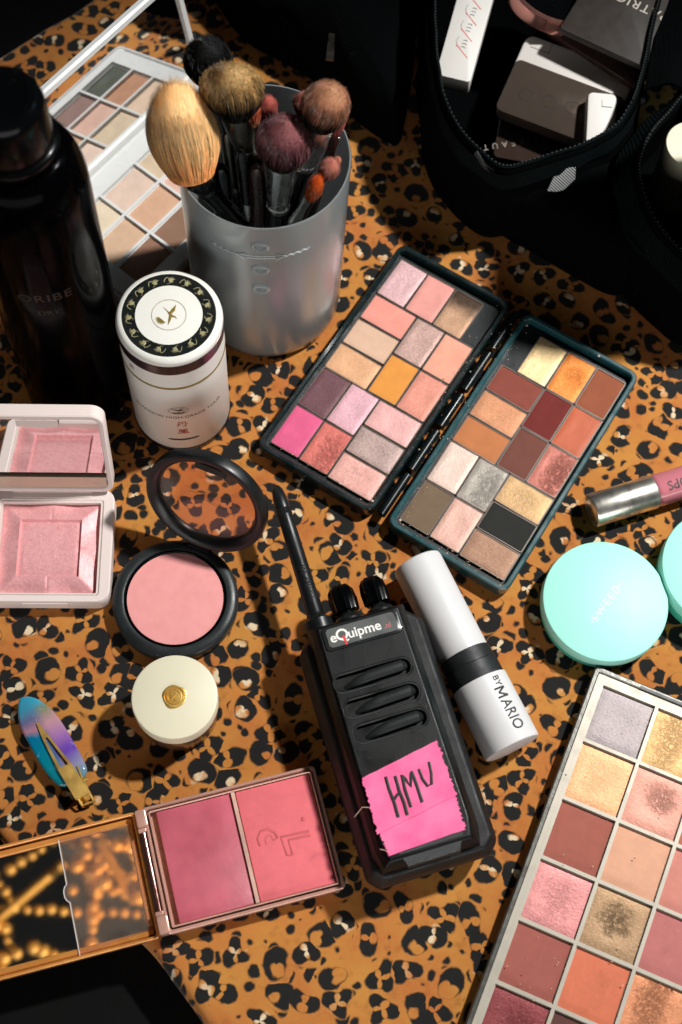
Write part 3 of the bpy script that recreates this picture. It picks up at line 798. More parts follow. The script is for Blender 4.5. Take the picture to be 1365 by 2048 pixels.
brush('large fluffy pale yellow powder brush leaning over the rim of the cup', (18, 6), (386, 352), 115, 42, 14.8, YEL, dome(.45, .62), 17000, BLKH, BLKH, fl=14, rf=6.0, hr=4.2, wd=.11, top_px=(343, 160), tz=152)
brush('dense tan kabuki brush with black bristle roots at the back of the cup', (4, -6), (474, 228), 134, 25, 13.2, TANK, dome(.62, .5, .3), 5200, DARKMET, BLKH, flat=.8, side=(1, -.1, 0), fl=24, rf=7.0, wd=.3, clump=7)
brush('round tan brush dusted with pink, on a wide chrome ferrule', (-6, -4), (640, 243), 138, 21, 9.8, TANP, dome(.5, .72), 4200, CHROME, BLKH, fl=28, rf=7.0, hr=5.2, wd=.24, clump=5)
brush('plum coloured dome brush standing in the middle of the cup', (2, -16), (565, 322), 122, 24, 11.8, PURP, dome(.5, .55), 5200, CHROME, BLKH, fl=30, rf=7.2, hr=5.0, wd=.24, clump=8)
brush('small round coral brush in front of the kabuki brush', (8, -10), (505, 248), 128, 13, 4.5, ORPK, dome(.55, .55), 1400, DARKMET, MAROON, fl=16, rf=2.6, hr=2.8, wd=.2)
brush('small rose brush half hidden behind the plum brush', (10, 6), (537, 232), 128, 12, 4.4, ROSE, dome(.5, .6), 1200, DARKMET, BLKH, fl=16, rf=2.8, hr=2.6, wd=.2)
brush('small pink brush between the plum and the tan brush', (4, 10), (606, 222), 126, 11, 4.6, PKBR, dome(.5, .6), 1200, DARKMET, BLKH, fl=16, rf=2.9, hr=2.8, wd=.2)
brush('flat rusty pink liner brush at the rim of the cup', (8, -2), (672, 272), 126, 14, 3.4, ROSE, dome(.5, .6), 1000, MAROON, MAROON, flat=.55, fl=18, rf=2.2, hr=2.4, wd=.2, side=(.4, 1, 0))
brush('short pink blending brush near the front rim', (-8, -4), (650, 352), 118, 12, 4.4, PKBR, dome(.55, .5), 1300, CHROME, MAROON, fl=18, rf=2.6, hr=2.6, wd=.2)
brush('slim cream sponge applicator with a dark metal stem', (-14, -16), (592, 338), 118, 12.5, 2.9, SPNG, dome(.5, .6), 700, DARKMET, DARKMET, flat=.7, fl=26, rf=2.2, hr=3.0, wd=.25)
brush('orange oval brush turned towards the front of the cup', (-12, -12), (618, 395), 112, 16, 5.4, ORNG, dome(.45, .35), 2200, CHROME, CHROME, flat=.6, fl=22, rf=2.2, hr=2.8, wd=.2)
brush('fluffy black brush in shadow behind the kabuki brush', (-2, 14), (428, 165), 126, 24, 10, BLKB, dome(.5, .5), 2600, BLKH, BLKH, fl=20, rf=5.0, hr=3.6, wd=.3)
brush('thin silver eyeliner brush beside the orange oval brush', (-14, 4), (640, 300), 122, 8, 1.5, ROSE, dome(.4, .7), 300, CHROME, CHROME, fl=26, rf=1.3, hr=1.9, wd=.2)
brush('slim brush with a pale tip standing behind the cream sponge', (-6, 8), (584, 262), 118, 9, 2.6, SPNG, dome(.4, .7), 500, CHROME, BLKH, fl=24, rf=1.8, hr=2.2, wd=.2)
brush('slim rose gold handled brush with a dark tip at the right rim', (-10, 10), (668, 330), 114, 7, 2.0, PKBR, dome(.4, .7), 300, plastic('rose_ferrule', (196, 140, 124), .3, metal=.8), MAROON, fl=24, rf=1.6, hr=2.2, wd=.2)
brush('narrow taupe brush tucked between the kabuki brush and the plum brush', (6, 2), (520, 268), 120, 11, 3.2, TANP, dome(.5, .6), 700, CHROME, BLKH, fl=22, rf=2.2, hr=2.6, wd=.2)
# handles standing head down
for i, (bot, px, z, lab, mat, r_) in enumerate([((-10, -2), (452, 262), 122, 'dark steel brush handle standing just right of the yellow brush', DARKMET, 3.0), ((-2, -8), (482, 300), 120, 'slim black brush handle with steel end beside the coral brush', BLKH, 2.8), ((-14, -14), (440, 330), 108, 'thick black brush handle low inside the cup', BLKH, 4.6), ((2, -18), (513, 330), 112, 'thick maroon pencil handle in front of the plum brush', MAROON, 4.2)]):
    B = P(px[0], px[1], z); A = Vector((CX + bot[0], CY + bot[1], 3.2)); d = B - A
    t = thing('upturned_brush', A, 0, lab, 'brush', 'make-up brushes in the cup')
    m = MB(); m.M = Vector((0, 0, 1)).rotation_difference(d).to_matrix().to_4x4()
    Lh = d.length
    m.lathe([(r_ * .8, 0), (r_, 2), (r_ * 1.05, Lh * .6), (r_ * .85, Lh - 4), (r_ * .5, Lh - .8), (.05, Lh)], 20); m.build('shaft', mat, t)
    m = MB(); m.M = Vector((0, 0, 1)).rotation_difference(d).to_matrix().to_4x4()
    m.lathe([(r_ * 1.12, Lh * .62), (r_ * 1.16, Lh * .63), (r_ * 1.08, Lh * .7), (r_ * 1.0, Lh * .71)], 20); m.build('metal_band', CHROME if mat is not MAROON else MAROON, t)

# ================================================================== square blush compact with mirror lid
sq = thing('blush_compact', (-130.3, 215.5, 0), 6, 'square pale pink compact with embossed pink blush and mirror lid open', 'compact')
W2, H2 = 57.0, 55.0
m = MB(); m.prism(rrect(W2, H2, 6, 6), .1, 6.0, 0, 1.6); m.ring(rrect(W2, H2, 6, 6), rrect(46.4, 45.4, 1.0, 6, 0, -1.2), 5.9, 10.6, .12)
m.build('base', PALEPINK, sq, 40)
m = MB(); m.ring(rrect(46.3, 45.3, 1, 3, 0, -1.2), rrect(44.8, 43.8, .6, 3, 0, -1.2), 6.0, 10.2); m.build('inner_rim', PALEPINK, sq)
m = MB(); m.box(-10, 10, -H2 / 2 - .5, -H2 / 2 + 1.2, 4.0, 9.4); m.build('latch', PALEPINK, sq)
m = MB(); m.box(-3, 3, -H2 / 2 - .62, -H2 / 2 - .4, 7.6, 8.4); m.build('latch_mark', WHITE, sq)
def blush_relief():
    m = MB(); n = 60; a = 22.3; b = 21.8; vs = []; fs = []
    for j in range(n + 1):
        for i in range(n + 1):
            x = (i / n * 2 - 1); y = (j / n * 2 - 1)
            e = max(abs(x), abs(y))                          # square rings
            z = 7.4
            if e > .62:                                       # sloping facets
                f = (e - .62) / .38
                s_ = (y if abs(x) >= abs(y) else x) / e
                z = 9.5 - 2.9 * f + 1.5 * f * max(0, 1 - abs(s_) / .5) + 1.3 * f * max(0, (abs(s_) - .55) / .45) * (1 if (x * y > 0) else .55)
            else:
                z = 7.9 + .18 * noise.noise(Vector((x * 2, y * 2, 1)))
                if .56 < e <= .62: z = 7.75
            z += .07 * noise.noise(Vector((x * 7, y * 7, 3))) + .04 * noise.noise(Vector((x * 22, y * 22, 5)))
            if abs(y) < .012 + .01 * noise.noise(Vector((x * 9, 0, 2))) and abs(x) > .6: z -= .25
            if abs(x) < .012 + .01 * noise.noise(Vector((0, y * 9, 2))) and abs(y) > .6: z -= .25
            vs.append((x * a, y * b - 1.2, z))
    for j in range(n):
        for i in range(n):
            k = j * (n + 1) + i; fs.append((k, k + 1, k + n + 2, k + n + 1))
    m.add(vs, fs); return m
blush_relief().build('pressed_blush', powder((255, 176, 178), .8, 0, 77), sq, 28)
Mq = T((0, H2 / 2 - .5, 10.5)) @ RX(77)
m = MB(); m.M = Mq
LQ = 56.0
m.ring(rrect(W2, LQ, 6, 6, 0, LQ / 2 + 1), rrect(W2 - 5, LQ - 6, 3.5, 6, 0, LQ / 2 + 1), -4.2, 2.2, .2); m.prism(rrect(W2 - 4.8, LQ - 5.8, 3.5, 6, 0, LQ / 2 + 1), -4.2, -.3)
ld_ = m.build('lid', PALEPINK, sq, 40)
m = MB(); m.M = Mq; m.prism(rrect(W2 - 5.4, LQ - 6.4, 3.2, 6, 0, LQ / 2 + 1), -.28, .3); m.build('mirror', MIRROR, ld_, None)
m = MB(); m.M = Mq; m.box(-W2 / 2 + 3, W2 / 2 - 3, 3.2, 12.0, .25, 1.6); m.build('lid_band', plastic('lid_band_beige', (206, 180, 160), .3, metal=.2), ld_)
m = MB(); m.M = Mq; m.box(-9, 9, LQ - 6.0, LQ - 1.6, .4, 2.6); m.build('lid_catch', PALEPINK, ld_)
m = MB(); m.tube([(-18, H2 / 2 - .6, 9.2), (18, H2 / 2 - .6, 9.2)], 2.4, 14); m.box(-18, 18, H2 / 2 - 4.6, H2 / 2 - .4, 8.6, 11.0)
m.build('hinge', PALEPINK, sq)
m = MB(); m.tube([(-24, H2 / 2 + 1.5, 12.2), (24, H2 / 2 + 1.5, 12.2)], .35, 8); m.build('hinge_pin', GOLD, sq)

# ================================================================== round black compact
rc_ = thing('blush_compact', (-70.3, 197.3, 0), -16, 'round black compact with plain pink blush and clear lid tipped open', 'compact')
# local +y points at the hinge
GUN = plastic('gunmetal_plastic', (40, 45, 46), .32, bump=.12, bscale=1200, dust=.25)
m = MB(); m.lathe([(25.5, .1), (27.6, .6), (28.4, 2.4), (28.4, 6.0), (27.9, 7.4), (26.8, 8.2), (24.2, 8.6), (23.2, 8.3), (22.8, 7.2), (22.8, 6.0), (.01, 6.0)], 96); m.build('base', GUN, rc_, 40)
m = MB(); m.ring(circ(22.7, 72), circ(21.9, 72), 5.9, 8.0, .3); m.build('pan_rim', BLACKG, rc_)
m = MB()
vs = []; fs = []; nr, na = 16, 72
for j in range(nr + 1):
    for k in range(na):
        r_ = 21.7 * j / nr; a = 2 * math.pi * k / na; vs.append((r_ * math.cos(a), r_ * math.sin(a), 7.4 + .25 * (1 - (j / nr) ** 2) + .05 * noise.noise(Vector((r_ * math.cos(a) * .4, r_ * math.sin(a) * .4, 0)))))
for j in range(nr):
    for k in range(na): fs.append((j * na + k, j * na + (k + 1) % na, (j + 1) * na + (k + 1) % na, (j + 1) * na + k))
m.add(vs, fs); m.build('pressed_blush', powder((255, 166, 164), 0.0, 0, 5), rc_, 50)
m = MB(); m.ring([(28.6 * math.cos(a), 28.6 * math.sin(a)) for a in np.linspace(rad(232), rad(272), 20)] , [(25.4 * math.cos(a), 25.4 * math.sin(a)) for a in np.linspace(rad(232), rad(272), 20)], 5.2, 8.75) if False else None
m.v = []; m.f = []; m.mi = []
arc = np.linspace(rad(238), rad(276), 16)
m.loft([[(28.55 * math.cos(a), 28.55 * math.sin(a), 3.0), (28.55 * math.cos(a), 28.55 * math.sin(a), 7.6), (26.9 * math.cos(a), 26.9 * math.sin(a), 8.5), (24.8 * math.cos(a), 24.8 * math.sin(a), 8.75), (24.8 * math.cos(a), 24.8 * math.sin(a), 3.0)] for a in arc]); m.build('thumb_notch', BLACKM, rc_)
Mr = T((0, 28.6, 8.0)) @ RX(68)
m = MB(); m.M = Mr @ T((0, 29.2, 0))
m.lathe([(22.6, -1.2), (27.4, -2.6), (28.3, -1.8), (28.4, 2.6), (27.9, 3.6), (26.6, 3.8), (23.8, 2.4), (22.6, .2), (22.6, -1.2)], 96, False, False)
rl = m.build('lid', BLACK, rc_, 40)
m = MB(); m.M = Mr @ T((0, 29.2, 0)); m.lathe([(.01, -.9), (22.65, -.9), (22.65, .3), (.01, .3)], 72, False, False); m.build('window', thin_glass('compact_window', (250, 232, 226), .02), rl)
m = MB(); m.M = Mr @ T((0, 29.2, .5)); m.prism(rrect(15, 3.4, .8, 3, 0, 21.0), .2, 1.6); m.build('lid_catch', TEAL, rl)
m = MB(); m.M = Mr @ T((0, 29.2, .36))
m.tube([(-9.5, 1.5, 0), (-7.5, 2.4, 0), (-5.0, 1.8, 0), (-3.6, .8, 0), (4, -1.2, 0), (14, -3.0, 0)], .12, 5, flat=.3); m.tube([(2, 1.0, 0), (8, -1, 0), (13.6, -1.6, 0)], .1, 5, flat=.3)
m.build('script_mark', INK, rl)
m = MB(); m.box(-5, 5, 25.2, 33.2, 5.2, 9.8); m.tube([(-6, 29.6, 8.2), (6, 29.6, 8.2)], 2.2, 12); m.build('hinge', BLACKM, rc_)

# ================================================================== cream jar
jp = P(349.5, 1393, 29)
jr = thing('cream_jar', (jp.x, jp.y, 0), 15, 'small clear jar with round cream lid and gold wax seal emblem', 'jar')
JGL = plastic('jar_glass', (214, 150, 110), .08, trans=.85, var=.1)
m = MB(); m.lathe([(15.2, .1), (17.0, 1.0), (17.4, 3.0), (17.4, 15.5), (16.8, 17.5), (14.5, 18.6), (14, 19.6)], 64); m.build('glass', JGL, jr)
m = MB(); m.lathe([(12.6, 2.6), (13.2, 3.4), (13.2, 16)], 48); m.build('cream_fill', plastic('jar_balm', (150, 92, 62), .5), jr)
m = MB(); m.lathe([(17.9, 19.4), (18.3, 19.7), (18.4, 27.8), (18.1, 28.7), (17.4, 29.0), (.01, 29.0)], 72); jl = m.build('lid', CREAM, jr)
m = MB(); o_ = [(5.1 * (1 + .05 * math.sin(3 * a + 1) + .03 * math.sin(5 * a)) * math.cos(a), 5.1 * (1 + .05 * math.sin(3 * a + 1) + .03 * math.sin(5 * a)) * math.sin(a)) for a in np.linspace(0, 6.283, 40, endpoint=False)]
m.prism(o_, 28.98, 29.5, .25)
for r_, k in ((4.4, 0), (3.6, .4), (2.7, -.2)): m.tube([(r_ * math.cos(a) + k * .4, r_ * math.sin(a) * .95 + k * .3, 29.55) for a in np.linspace(0, 6.283, 30, endpoint=False)], .24, 6, True)
m.tube([(-1.8, .8, 29.6), (-.6, 1.7, 29.6), (.8, 1.2, 29.6), (.1, .1, 29.6), (-.9, -.7, 29.6), (.4, -1.6, 29.6), (1.9, -.8, 29.6)], .3, 6); m.tube([(-1.6, -1.4, 29.6), (0, -.4, 29.6), (1.8, .4, 29.6)], .25, 6)
m.build('wax_seal', GOLD, jl)

# ================================================================== hair clip
hp = P(105, 1490, 3)
hc = thing('hair_clip', (hp.x, hp.y, 0), -58, 'gold hair clip with blue, pink and violet marbled acrylic', 'hair clip')
def acrylic():
    t = NT('marbled_acrylic'); o = t.obj()
    sep = t.node('ShaderNodeSeparateXYZ'); t.set(sep.inputs[0], t.vmath('SCALE', o, scale=1000))
    n = t.noise(o, 110, 3).outputs[0]; n2 = t.noise(o, 240, 3).outputs[0]
    x, y = sep.outputs[0], sep.outputs[1]
    f = t.math('ADD', x, t.math('MULTIPLY', t.math('SUBTRACT', n, .5), 7))
    up = t.ramp(t.mapr(f, -26, 22), [(0, lin((40, 150, 190))), (.13, lin((60, 170, 200))), (.2, lin((130, 140, 110))), (.33, lin((200, 150, 160))), (.5, lin((170, 120, 180))), (.66, lin((110, 70, 180))), (.8, lin((150, 150, 180))), (1, lin((40, 150, 160)))])
    dn = t.ramp(t.mapr(f, -26, 22), [(0, lin((50, 165, 200))), (.16, lin((70, 150, 180))), (.27, lin((110, 110, 150))), (.36, lin((190, 130, 150))), (.42, lin((10, 120, 160))), (.7, lin((8, 132, 150))), (1, lin((20, 120, 130)))])
    s = t.mapr(t.math('ADD', y, t.math('MULTIPLY', t.math('SUBTRACT', n2, .5), 4)), -2.5, 1.5)
    c = t.mix(s, dn, up)
    pe = t.mapr(t.noise(o, 170, 4, .7).outputs[0], .6, .68)
    c = t.mix(t.math('MULTIPLY', pe, .35), c, lin((190, 235, 245)))
    t.p(Base_Color=c, Roughness=.1); t.b.inputs['Coat Weight'].default_value = .6; t.b.inputs['Transmission Weight'].default_value = .12
    return t.m
pts = smooth_closed([(-23.5, -6.0), (-14.5, -9.2), (-4, -8.8), (8, -7.4), (16.5, -5.0), (19.6, -2.2), (19.6, 1), (19.8, 5.5), (18.6, 8.4), (14.5, 9.8), (2, 8.8), (-12, 6.6), (-21, 2.2), (-24.6, -2.5)], 4)
pts = [(q.x, q.y) for q in pts]
m = MB(); m.prism(pts, 3.0, 6.4, 1.3, .8); m.build('acrylic', acrylic(), hc, 60)
m = MB()
m.loft([[(-11, -2.4, 6.6), (-11, -1.6, 6.6), (-11, -1.6, 7.0), (-11, -2.4, 7.0)], [(-3, -2.6, 6.6), (-3, .6, 6.6), (-3, .6, 7.4), (-3, -2.6, 7.4)]])
m.loft([[(-3, -2.6, 6.6), (-3, -1.6, 6.6), (-3, -1.6, 7.4), (-3, -2.6, 7.4)], [(12, -1.6, 6.6), (12, -.4, 6.6), (12, -.4, 7.8), (12, -1.6, 7.8)]])
m.loft([[(-3, -.4, 6.6), (-3, .6, 6.6), (-3, .6, 7.4), (-3, -.4, 7.4)], [(12, 3.2, 6.6), (12, 4.4, 6.6), (12, 4.4, 7.8), (12, 3.2, 7.8)]])
m.loft([[(12, -1.7, 6.6), (12, 4.5, 6.6), (12, 4.5, 8.0), (12, -1.7, 8.0)], [(27.5, .2, 6.0), (27.5, 7.2, 6.0), (27.5, 7.2, 7.6), (27.5, .2, 7.6)]])
m.build('upper_jaw', GOLD, hc, 20)
m = MB(); m.loft([[(-2, -1.4, 1.0), (-2, 1.6, 1.0), (-2, 1.6, 1.8), (-2, -1.4, 1.8)], [(28.5, .6, .2), (28.5, 6.8, .2), (28.5, 6.8, 1.2), (28.5, .6, 1.2)]])
m.box(14, 20, 6.0, 6.6, 1.0, 6.9); m.box(15, 21, .0, .6, 1.0, 6.9); m.build('lower_jaw', GOLD, hc)
m = MB()
for y_ in (1.2, 6.4): m.tube([(20, y_, 4.0), (26, y_, 6.4), (30, y_ + .4, 4.6), (30.5, y_ + .4, 2.0), (26, y_, 1.0)], .55, 8)
m.tube([(30.2, 1.4, 4.4), (30.8, 7.2, 4.4)], .5, 8); m.tube([(20.5, -.6, 4.2), (20.5, 8.2, 4.2)], .8, 10)
m.build('spring', GOLD, hc)

# ================================================================== rose gold duo palette
rp0 = (P(285, 1615, 12) + P(690, 1775, 12)) / 2
rp = thing('blush_duo', (rp0.x, rp0.y, 0), 20.2, 'rose gold two-pan cream blush palette with clear mirror lid folded open', 'palette')
ROSEG = plastic('rose_gold_plastic', (232, 178, 160), .2, metal=.3, var=.14, coat=.6, trans=.15, bump=.15, bscale=200)
AMBER = plastic('amber_plastic', (255, 156, 78), .2, metal=.25, var=.4, coat=.7, trans=.1, bump=.6, bscale=120)
Wb, Hb = 75.6, 53.4
m = MB(); m.prism(rrect(Wb - .8, Hb - .8, 1.4, 3), .1, 7.2, 0, .8); m.ring(rrect(Wb, Hb, 1.6, 3), rrect(Wb - 3.0, Hb - 3.0, 1.0, 3), 7.0, 10.6, .25)
m.build('base', ROSEG, rp, 30)
m = MB(); m.ring(rrect(Wb - 4.4, Hb - 4.4, .8, 3), rrect(Wb - 5.8, Hb - 5.8, .6, 3), 7.2, 11.6, .3); m.build('inner_rim', ROSEG, rp)
pw = 32.4; gx = 2.0
xs = (-Wb / 2 + 5.4 + pw / 2, -Wb / 2 + 5.4 + pw * 1.5 + gx)
m = MB(); m.box(xs[0] + pw / 2 + .2, xs[0] + pw / 2 + 1.8, -Hb / 2 + 3.1, Hb / 2 - 3.1, 7.2, 11.5); m.build('divider', plastic('rose_gold_bar', (244, 196, 178), .3, metal=.45), rp)
def cream_blush(col, seed):
    t = NT('cream_blush'); o = t.obj(); off = t.vmath('ADD', o, (seed, 0, 0))
    n = t.noise(off, 60, 4).outputs[0]; c = lin(col)
    base = t.mix(t.mapr(n, .3, .7), tuple(x * .86 for x in c[:3]) + (1,), tuple(min(1, x * 1.2) for x in c[:3]) + (1,))
    sm = t.noise(t.vmath('MULTIPLY', off, (1, .35, 1)), 90, 4).outputs[0]
    t.p(Base_Color=base, Roughness=t.mapr(sm, .35, .65, .3, .6), Normal=t.bump(t.noise(off, 420, 3, .6).outputs[0], .25, .0003))
    return t.m
for k, (x, col) in enumerate(zip(xs, ((184, 88, 102), (222, 112, 118)))):
    m = MB(); m.prism(rrect(pw - .3, Hb - 6.3, .6, 3, x, 0), 7.25, 10.2, .25)
    o = m.build('blush_pan', cream_blush(tuple(min(255, int(v * 1.08)) for v in col), k) if k == 0 else powder(tuple(min(255, int(v * 1.06)) for v in col), 0, 0, 31), rp, 30, 'glossy mauve cream blush' if k == 0 else 'matte pink blush with stamped letters')
    if k == 1:
        st = MB(); st.M = T((x, 0, 10.16))
        st.tube([(-10.8, -1.0, 0), (-11.2, 2.0, 0), (-9.5, 4.6, 0), (-6.2, 4.9, 0), (-3.6, 3.0, 0), (-2.8, .4, 0)], .7, 8, flat=.6)
        st.tube([(-8.2, -1.2, 0), (-8.2, 1.0, 0), (-7.0, 2.2, 0), (-5.4, 1.8, 0), (-5.0, -.2, 0)], .4, 8, flat=.6)
        st.tube([(-2.8, .4, 0), (-5.0, -.2, 0)], .4, 8, flat=.6)
        st.tube([(1.6, -8.0, 0), (-.8, -7.6, 0), (-1.6, 0.2, 0), (10.6, -.2, 0)], .65, 8, flat=.6); st.tube([(1.6, -8.0, 0), (1.2, -1.8, 0), (10.6, -2.0, 0)], .65, 8, flat=.6)
        st.sphere((9.4, 5.4, 0), 1.1, 10, 6, (1, 1, .5))
        st.build('stamp', powder(tuple(int(v * .96) for v in col), 0, 0, 32), o, 50)
hxr = -Wb / 2
m = MB()
m.tube([(hxr - 1.6, -17, 7.6), (hxr - 1.6, 17, 7.6)], 1.9, 14); m.build('hinge_pin', plastic('hinge_rod', (150, 110, 104), .12, metal=.9), rp)
m = MB()
for s_ in (1, -1):
    m = MB(); m.prism(rrect(4.6, 7.5, .8, 3, hxr - 1.0, s_ * 22.4), 3.0, 11.0, .5)
    m.prism(rrect(3.6, 2.0, .5, 3, hxr - 1.6, s_ * 17.6), 4.6, 10.2, .4); m.build('hinge_lug', ROSEG, rp)

# lid: flat, hinged open to the left
lx = hxr - 3.4 - Wb / 2
m = MB(); m.prism(rrect(Wb - .8, Hb - .8, 1.4, 3, lx, 0), .6, 2.6, 0, .6); m.ring(rrect(Wb, Hb, 1.6, 3, lx, 0), rrect(Wb - 2.6, Hb - 2.6, 1.0, 3, lx, 0), 2.4, 7.0, .25)
m.ring(rrect(Wb - 3.4, Hb - 3.4, 1.0, 3, lx, 0), rrect(Wb - 9.0, Hb - 9.0, .6, 3, lx, 0), 2.5, 4.6, .2)
ll = m.build('lid', AMBER, rp, 30)
m = MB(); m.prism(rrect(Wb - 9.1, Hb - 9.1, .5, 3, lx, 0), 2.62, 3.2); m.build('mirror', plastic('smudged_mirror', (226, 222, 214), .018, metal=1.0, var=.05, rvar=.01), ll, None)
fx1 = lx + Wb / 2 - 2.6; fx0 = fx1 - 31
m = MB(); fo_ = [(fx0, -Hb / 2 + 1.6), (fx1, -Hb / 2 + 1.6 + 3.0), (fx1, Hb / 2 - 4.4), (fx0, Hb / 2 - 3.4), (fx0, 4.2), (fx0 - 1.0, 3.4), (fx0 - 1.7, 1.8), (fx0 - 1.7, -.8), (fx0 - 1.0, -2.4), (fx0, -3.2)]
m.prism(fo_[::-1] if sum(a[0] * b[1] - b[0] * a[1] for a, b in zip(fo_, fo_[1:] + fo_[:1])) < 0 else fo_, 4.75, 5.05)
m.build('film', thin_glass('cloudy_film', (255, 246, 236), .05, .12), ll)
m = MB(); m.tube([(x, y, 5.1) for x, y in [fo_[0]] + fo_[:3:-1] + [fo_[3]]] if False else [(fo_[0][0], fo_[0][1], 5.1), (fo_[9][0], fo_[9][1], 5.1), (fo_[8][0], fo_[8][1], 5.1), (fo_[7][0], fo_[7][1], 5.1), (fo_[6][0], fo_[6][1], 5.1), (fo_[5][0], fo_[5][1], 5.1), (fo_[4][0], fo_[4][1], 5.1), (fo_[3][0], fo_[3][1], 5.1)], .22, 6)
m.build('film_edge', plastic('film_edge_white', (236, 226, 220), .3), ll)

# ================================================================== gold chandelier above the table, seen only in the mirror of the blush duo
chp = Vector((-232, 112, 600))
ch = thing('hanging_chandelier', chp, 0, 'gold beaded chandelier hanging above, seen reflected in the blush palette mirror', 'chandelier')
CG = plastic('chandelier_gold', (250, 200, 122), .4, metal=.5)
m = MB()
m.tube([(60, 60, 0), (96, 14, 2)], 4, 8); m.tube([(-70, 20, 0), (-20, -30, 2)], 3.5, 8)
m.tube([(-34, -34, 0), (34, 40, 2)], 4, 8); m.build('frame', CG, ch)
m = MB()
def strand(a, b, n, r, sag=0):
    for k in range(n):
        t = k / (n - 1); q = Vector(a).lerp(Vector(b), t); m.sphere((q.x + random.uniform(-1, 1), q.y + random.uniform(-1, 1), q.z - sag * 4 * t * (1 - t)), r * random.uniform(.8, 1.15), 10, 7)
strand((-40, 40, 0), (0, 0, 2), 8, 4.2); strand((0, 0, 2), (120, 6, 4), 13, 4.4); strand((0, 0, 2), (-70, -10, 0), 8, 4.2)
strand((-60, 70, 2), (110, 78, 2), 20, 5.6); strand((30, 60, 3), (110, 20, 3), 12, 5.6); strand((20, -30, 3), (112, -44, 3), 12, 5.2); strand((60, 86, 3), (66, -40, 3), 14, 5.4); strand((40, -60, 2), (110, -20, 2), 9, 4.2); strand((-10, 30, 2), (60, 90, 2), 10, 4.6)
for k in range(26):
    a = 6.283 * k / 26; rr = random.uniform(.25, 1); m.sphere((-22 + 32 * rr * math.cos(a * 3), -36 + 26 * rr * math.sin(a * 3), random.uniform(-14, 4)), 5.6 * random.uniform(.6, 1.3), 10, 7)
for k in range(30):
    a = 6.283 * k / 30; rr = random.uniform(.5, 1.1); m.sphere((74 + 40 * rr * math.cos(a), 42 + 32 * rr * math.sin(a), random.uniform(-20, 6)), 5.4 * random.uniform(.5, 1.4), 10, 7)
m.build('beads', CG, ch)
be = NT('bulb_glow'); be.p(Base_Color=(1, .8, .5, 1)); be.b.inputs['Emission Color'].default_value = (1, .72, .36, 1); be.b.inputs['Emission Strength'].default_value = 9  # invented glowing bulbs, added to brighten the chandelier's gold
for q in ((-30, -40, -10), (90, 52, -9), (-48, 30, -8)):
    b_ = MB(); b_.sphere(q, 2.2, 12, 8, (1, 1, 1.6)); b_.build('bulb', be.m, ch)
pl = bpy.data.lights.new('chandelier_glow', 'SPOT'); pl.spot_size = rad(70); pl.spot_blend = .4; pl.energy = 7.0; pl.color = (1, .78, .46); pl.shadow_soft_size = .002  # added spot, standing apart, aimed up to light the chandelier's underside
po = bpy.data.objects.new('chandelier_glow', pl); COL.objects.link(po); po.parent = ch; po.location = (.26, -.14, -.14); po.rotation_euler = (Vector((.02, .01, 0)) - po.location).to_track_quat('-Z', 'Y').to_euler()

# ================================================================== walkie-talkie
rO = P(790, 1480, 23)
wt = thing('walkie_talkie', (rO.x, rO.y, 7), 22.4, 'black two-way radio with stubby antenna and bright pink tape on its front', 'radio')
RAD = plastic('radio_shell', (4, 5, 6), .34, ior=1.36, bump=.2, bscale=2600, dust=.14, var=.15)
RADS = plastic('radio_side', (9, 10, 11), .5, bump=.2, bscale=1500, dust=.12)
def hexl(xa, ya0, ya1, c, z):      # chamfered rectangle
    return [(xa - c, ya1, z), (-xa + c, ya1, z), (-xa, ya1 - c, z), (-xa, ya0 + c * .5, z), (-xa + c * .5, ya0, z), (xa - c * .5, ya0, z), (xa, ya0 + c * .5, z), (xa, ya1 - c, z)]
m = MB(); m.loft([hexl(24, -52, 50, 7, -6.8), hexl(26.2, -54, 52, 8, -4.5), hexl(27.4, -55.5, 55, 8, 2.5), hexl(28.6, -57, 57, 9, 10), hexl(28.2, -56.5, 56.5, 9, 17), hexl(25.5, -54.5, 55.5, 8, 22.5)])
radio_body = m.build('body', RADS, wt, 20)
def fr(x0, x1, y0, y1, z): return [(x1, y1, z), (x0, y1, z), (x0, y0, z), (x1, y0, z)]
m = MB()
def panel(a, b, ya, yb, z): return [(b, yb, z), (a, yb, z), (a - 1.2, ya + 8, z), (a + .6, ya, z), (b - 1.2, ya, z), (b + .6, ya + 8, z)]
m.loft([panel(-23.5, 21, -53, 54.5, 22.0), panel(-22.2, 19.6, -51.8, 53.6, 28), panel(-20.2, 17.2, -50, 52.4, 31.2), panel(-19.2, 16.2, -49, 51.6, 31.8)])
fp = m.build('front_panel', RAD, wt, 25)
m = MB(); m.prism(rrect(34, 11, 2.2, 4, -1.4, 46.0), 31.7, 32.6, .5); lp = m.build('logo_frame', plastic('logo_frame_gloss', (34, 38, 38), .2, coat=.4, dust=.5), fp)
m = MB(); m.prism(rrect(30.5, 8.4, 1.6, 4, -1.4, 46.0), 32.58, 32.75); m.build('logo_plate', plastic('logo_plate', (92, 94, 92), .3, metal=.2, dust=.2), lp)
WPRN = plastic('white_print', (240, 238, 232), .5); RPRN = plastic('signal_red_print', (226, 52, 56), .5)
def lt(s, x, size, mat=WPRN, dy=0.0, bold=.12, sx=1.0): text(s, size, T((x, 45.8 + dy, 32.79)), mat, lp, extrude=.02, bold=bold, sx=sx)
lt('e', -14.2, 6.0); lt('Q', -10.2, 7.0, dy=.3, bold=.16); lt('uipme', -.4, 6.0, spacing if False else WPRN, 0)
m = MB(); m.M = T((-9.6, 44.0, 32.8)) @ RZ(6); m.box(-.55, .55, -2.4, 1.8, 0, .05); m.build('red_bar', RPRN, lp)
lt('.nl', 9.6, 3.4, plastic('faded_red_print', (200, 110, 112), .5), -1.0, .03)
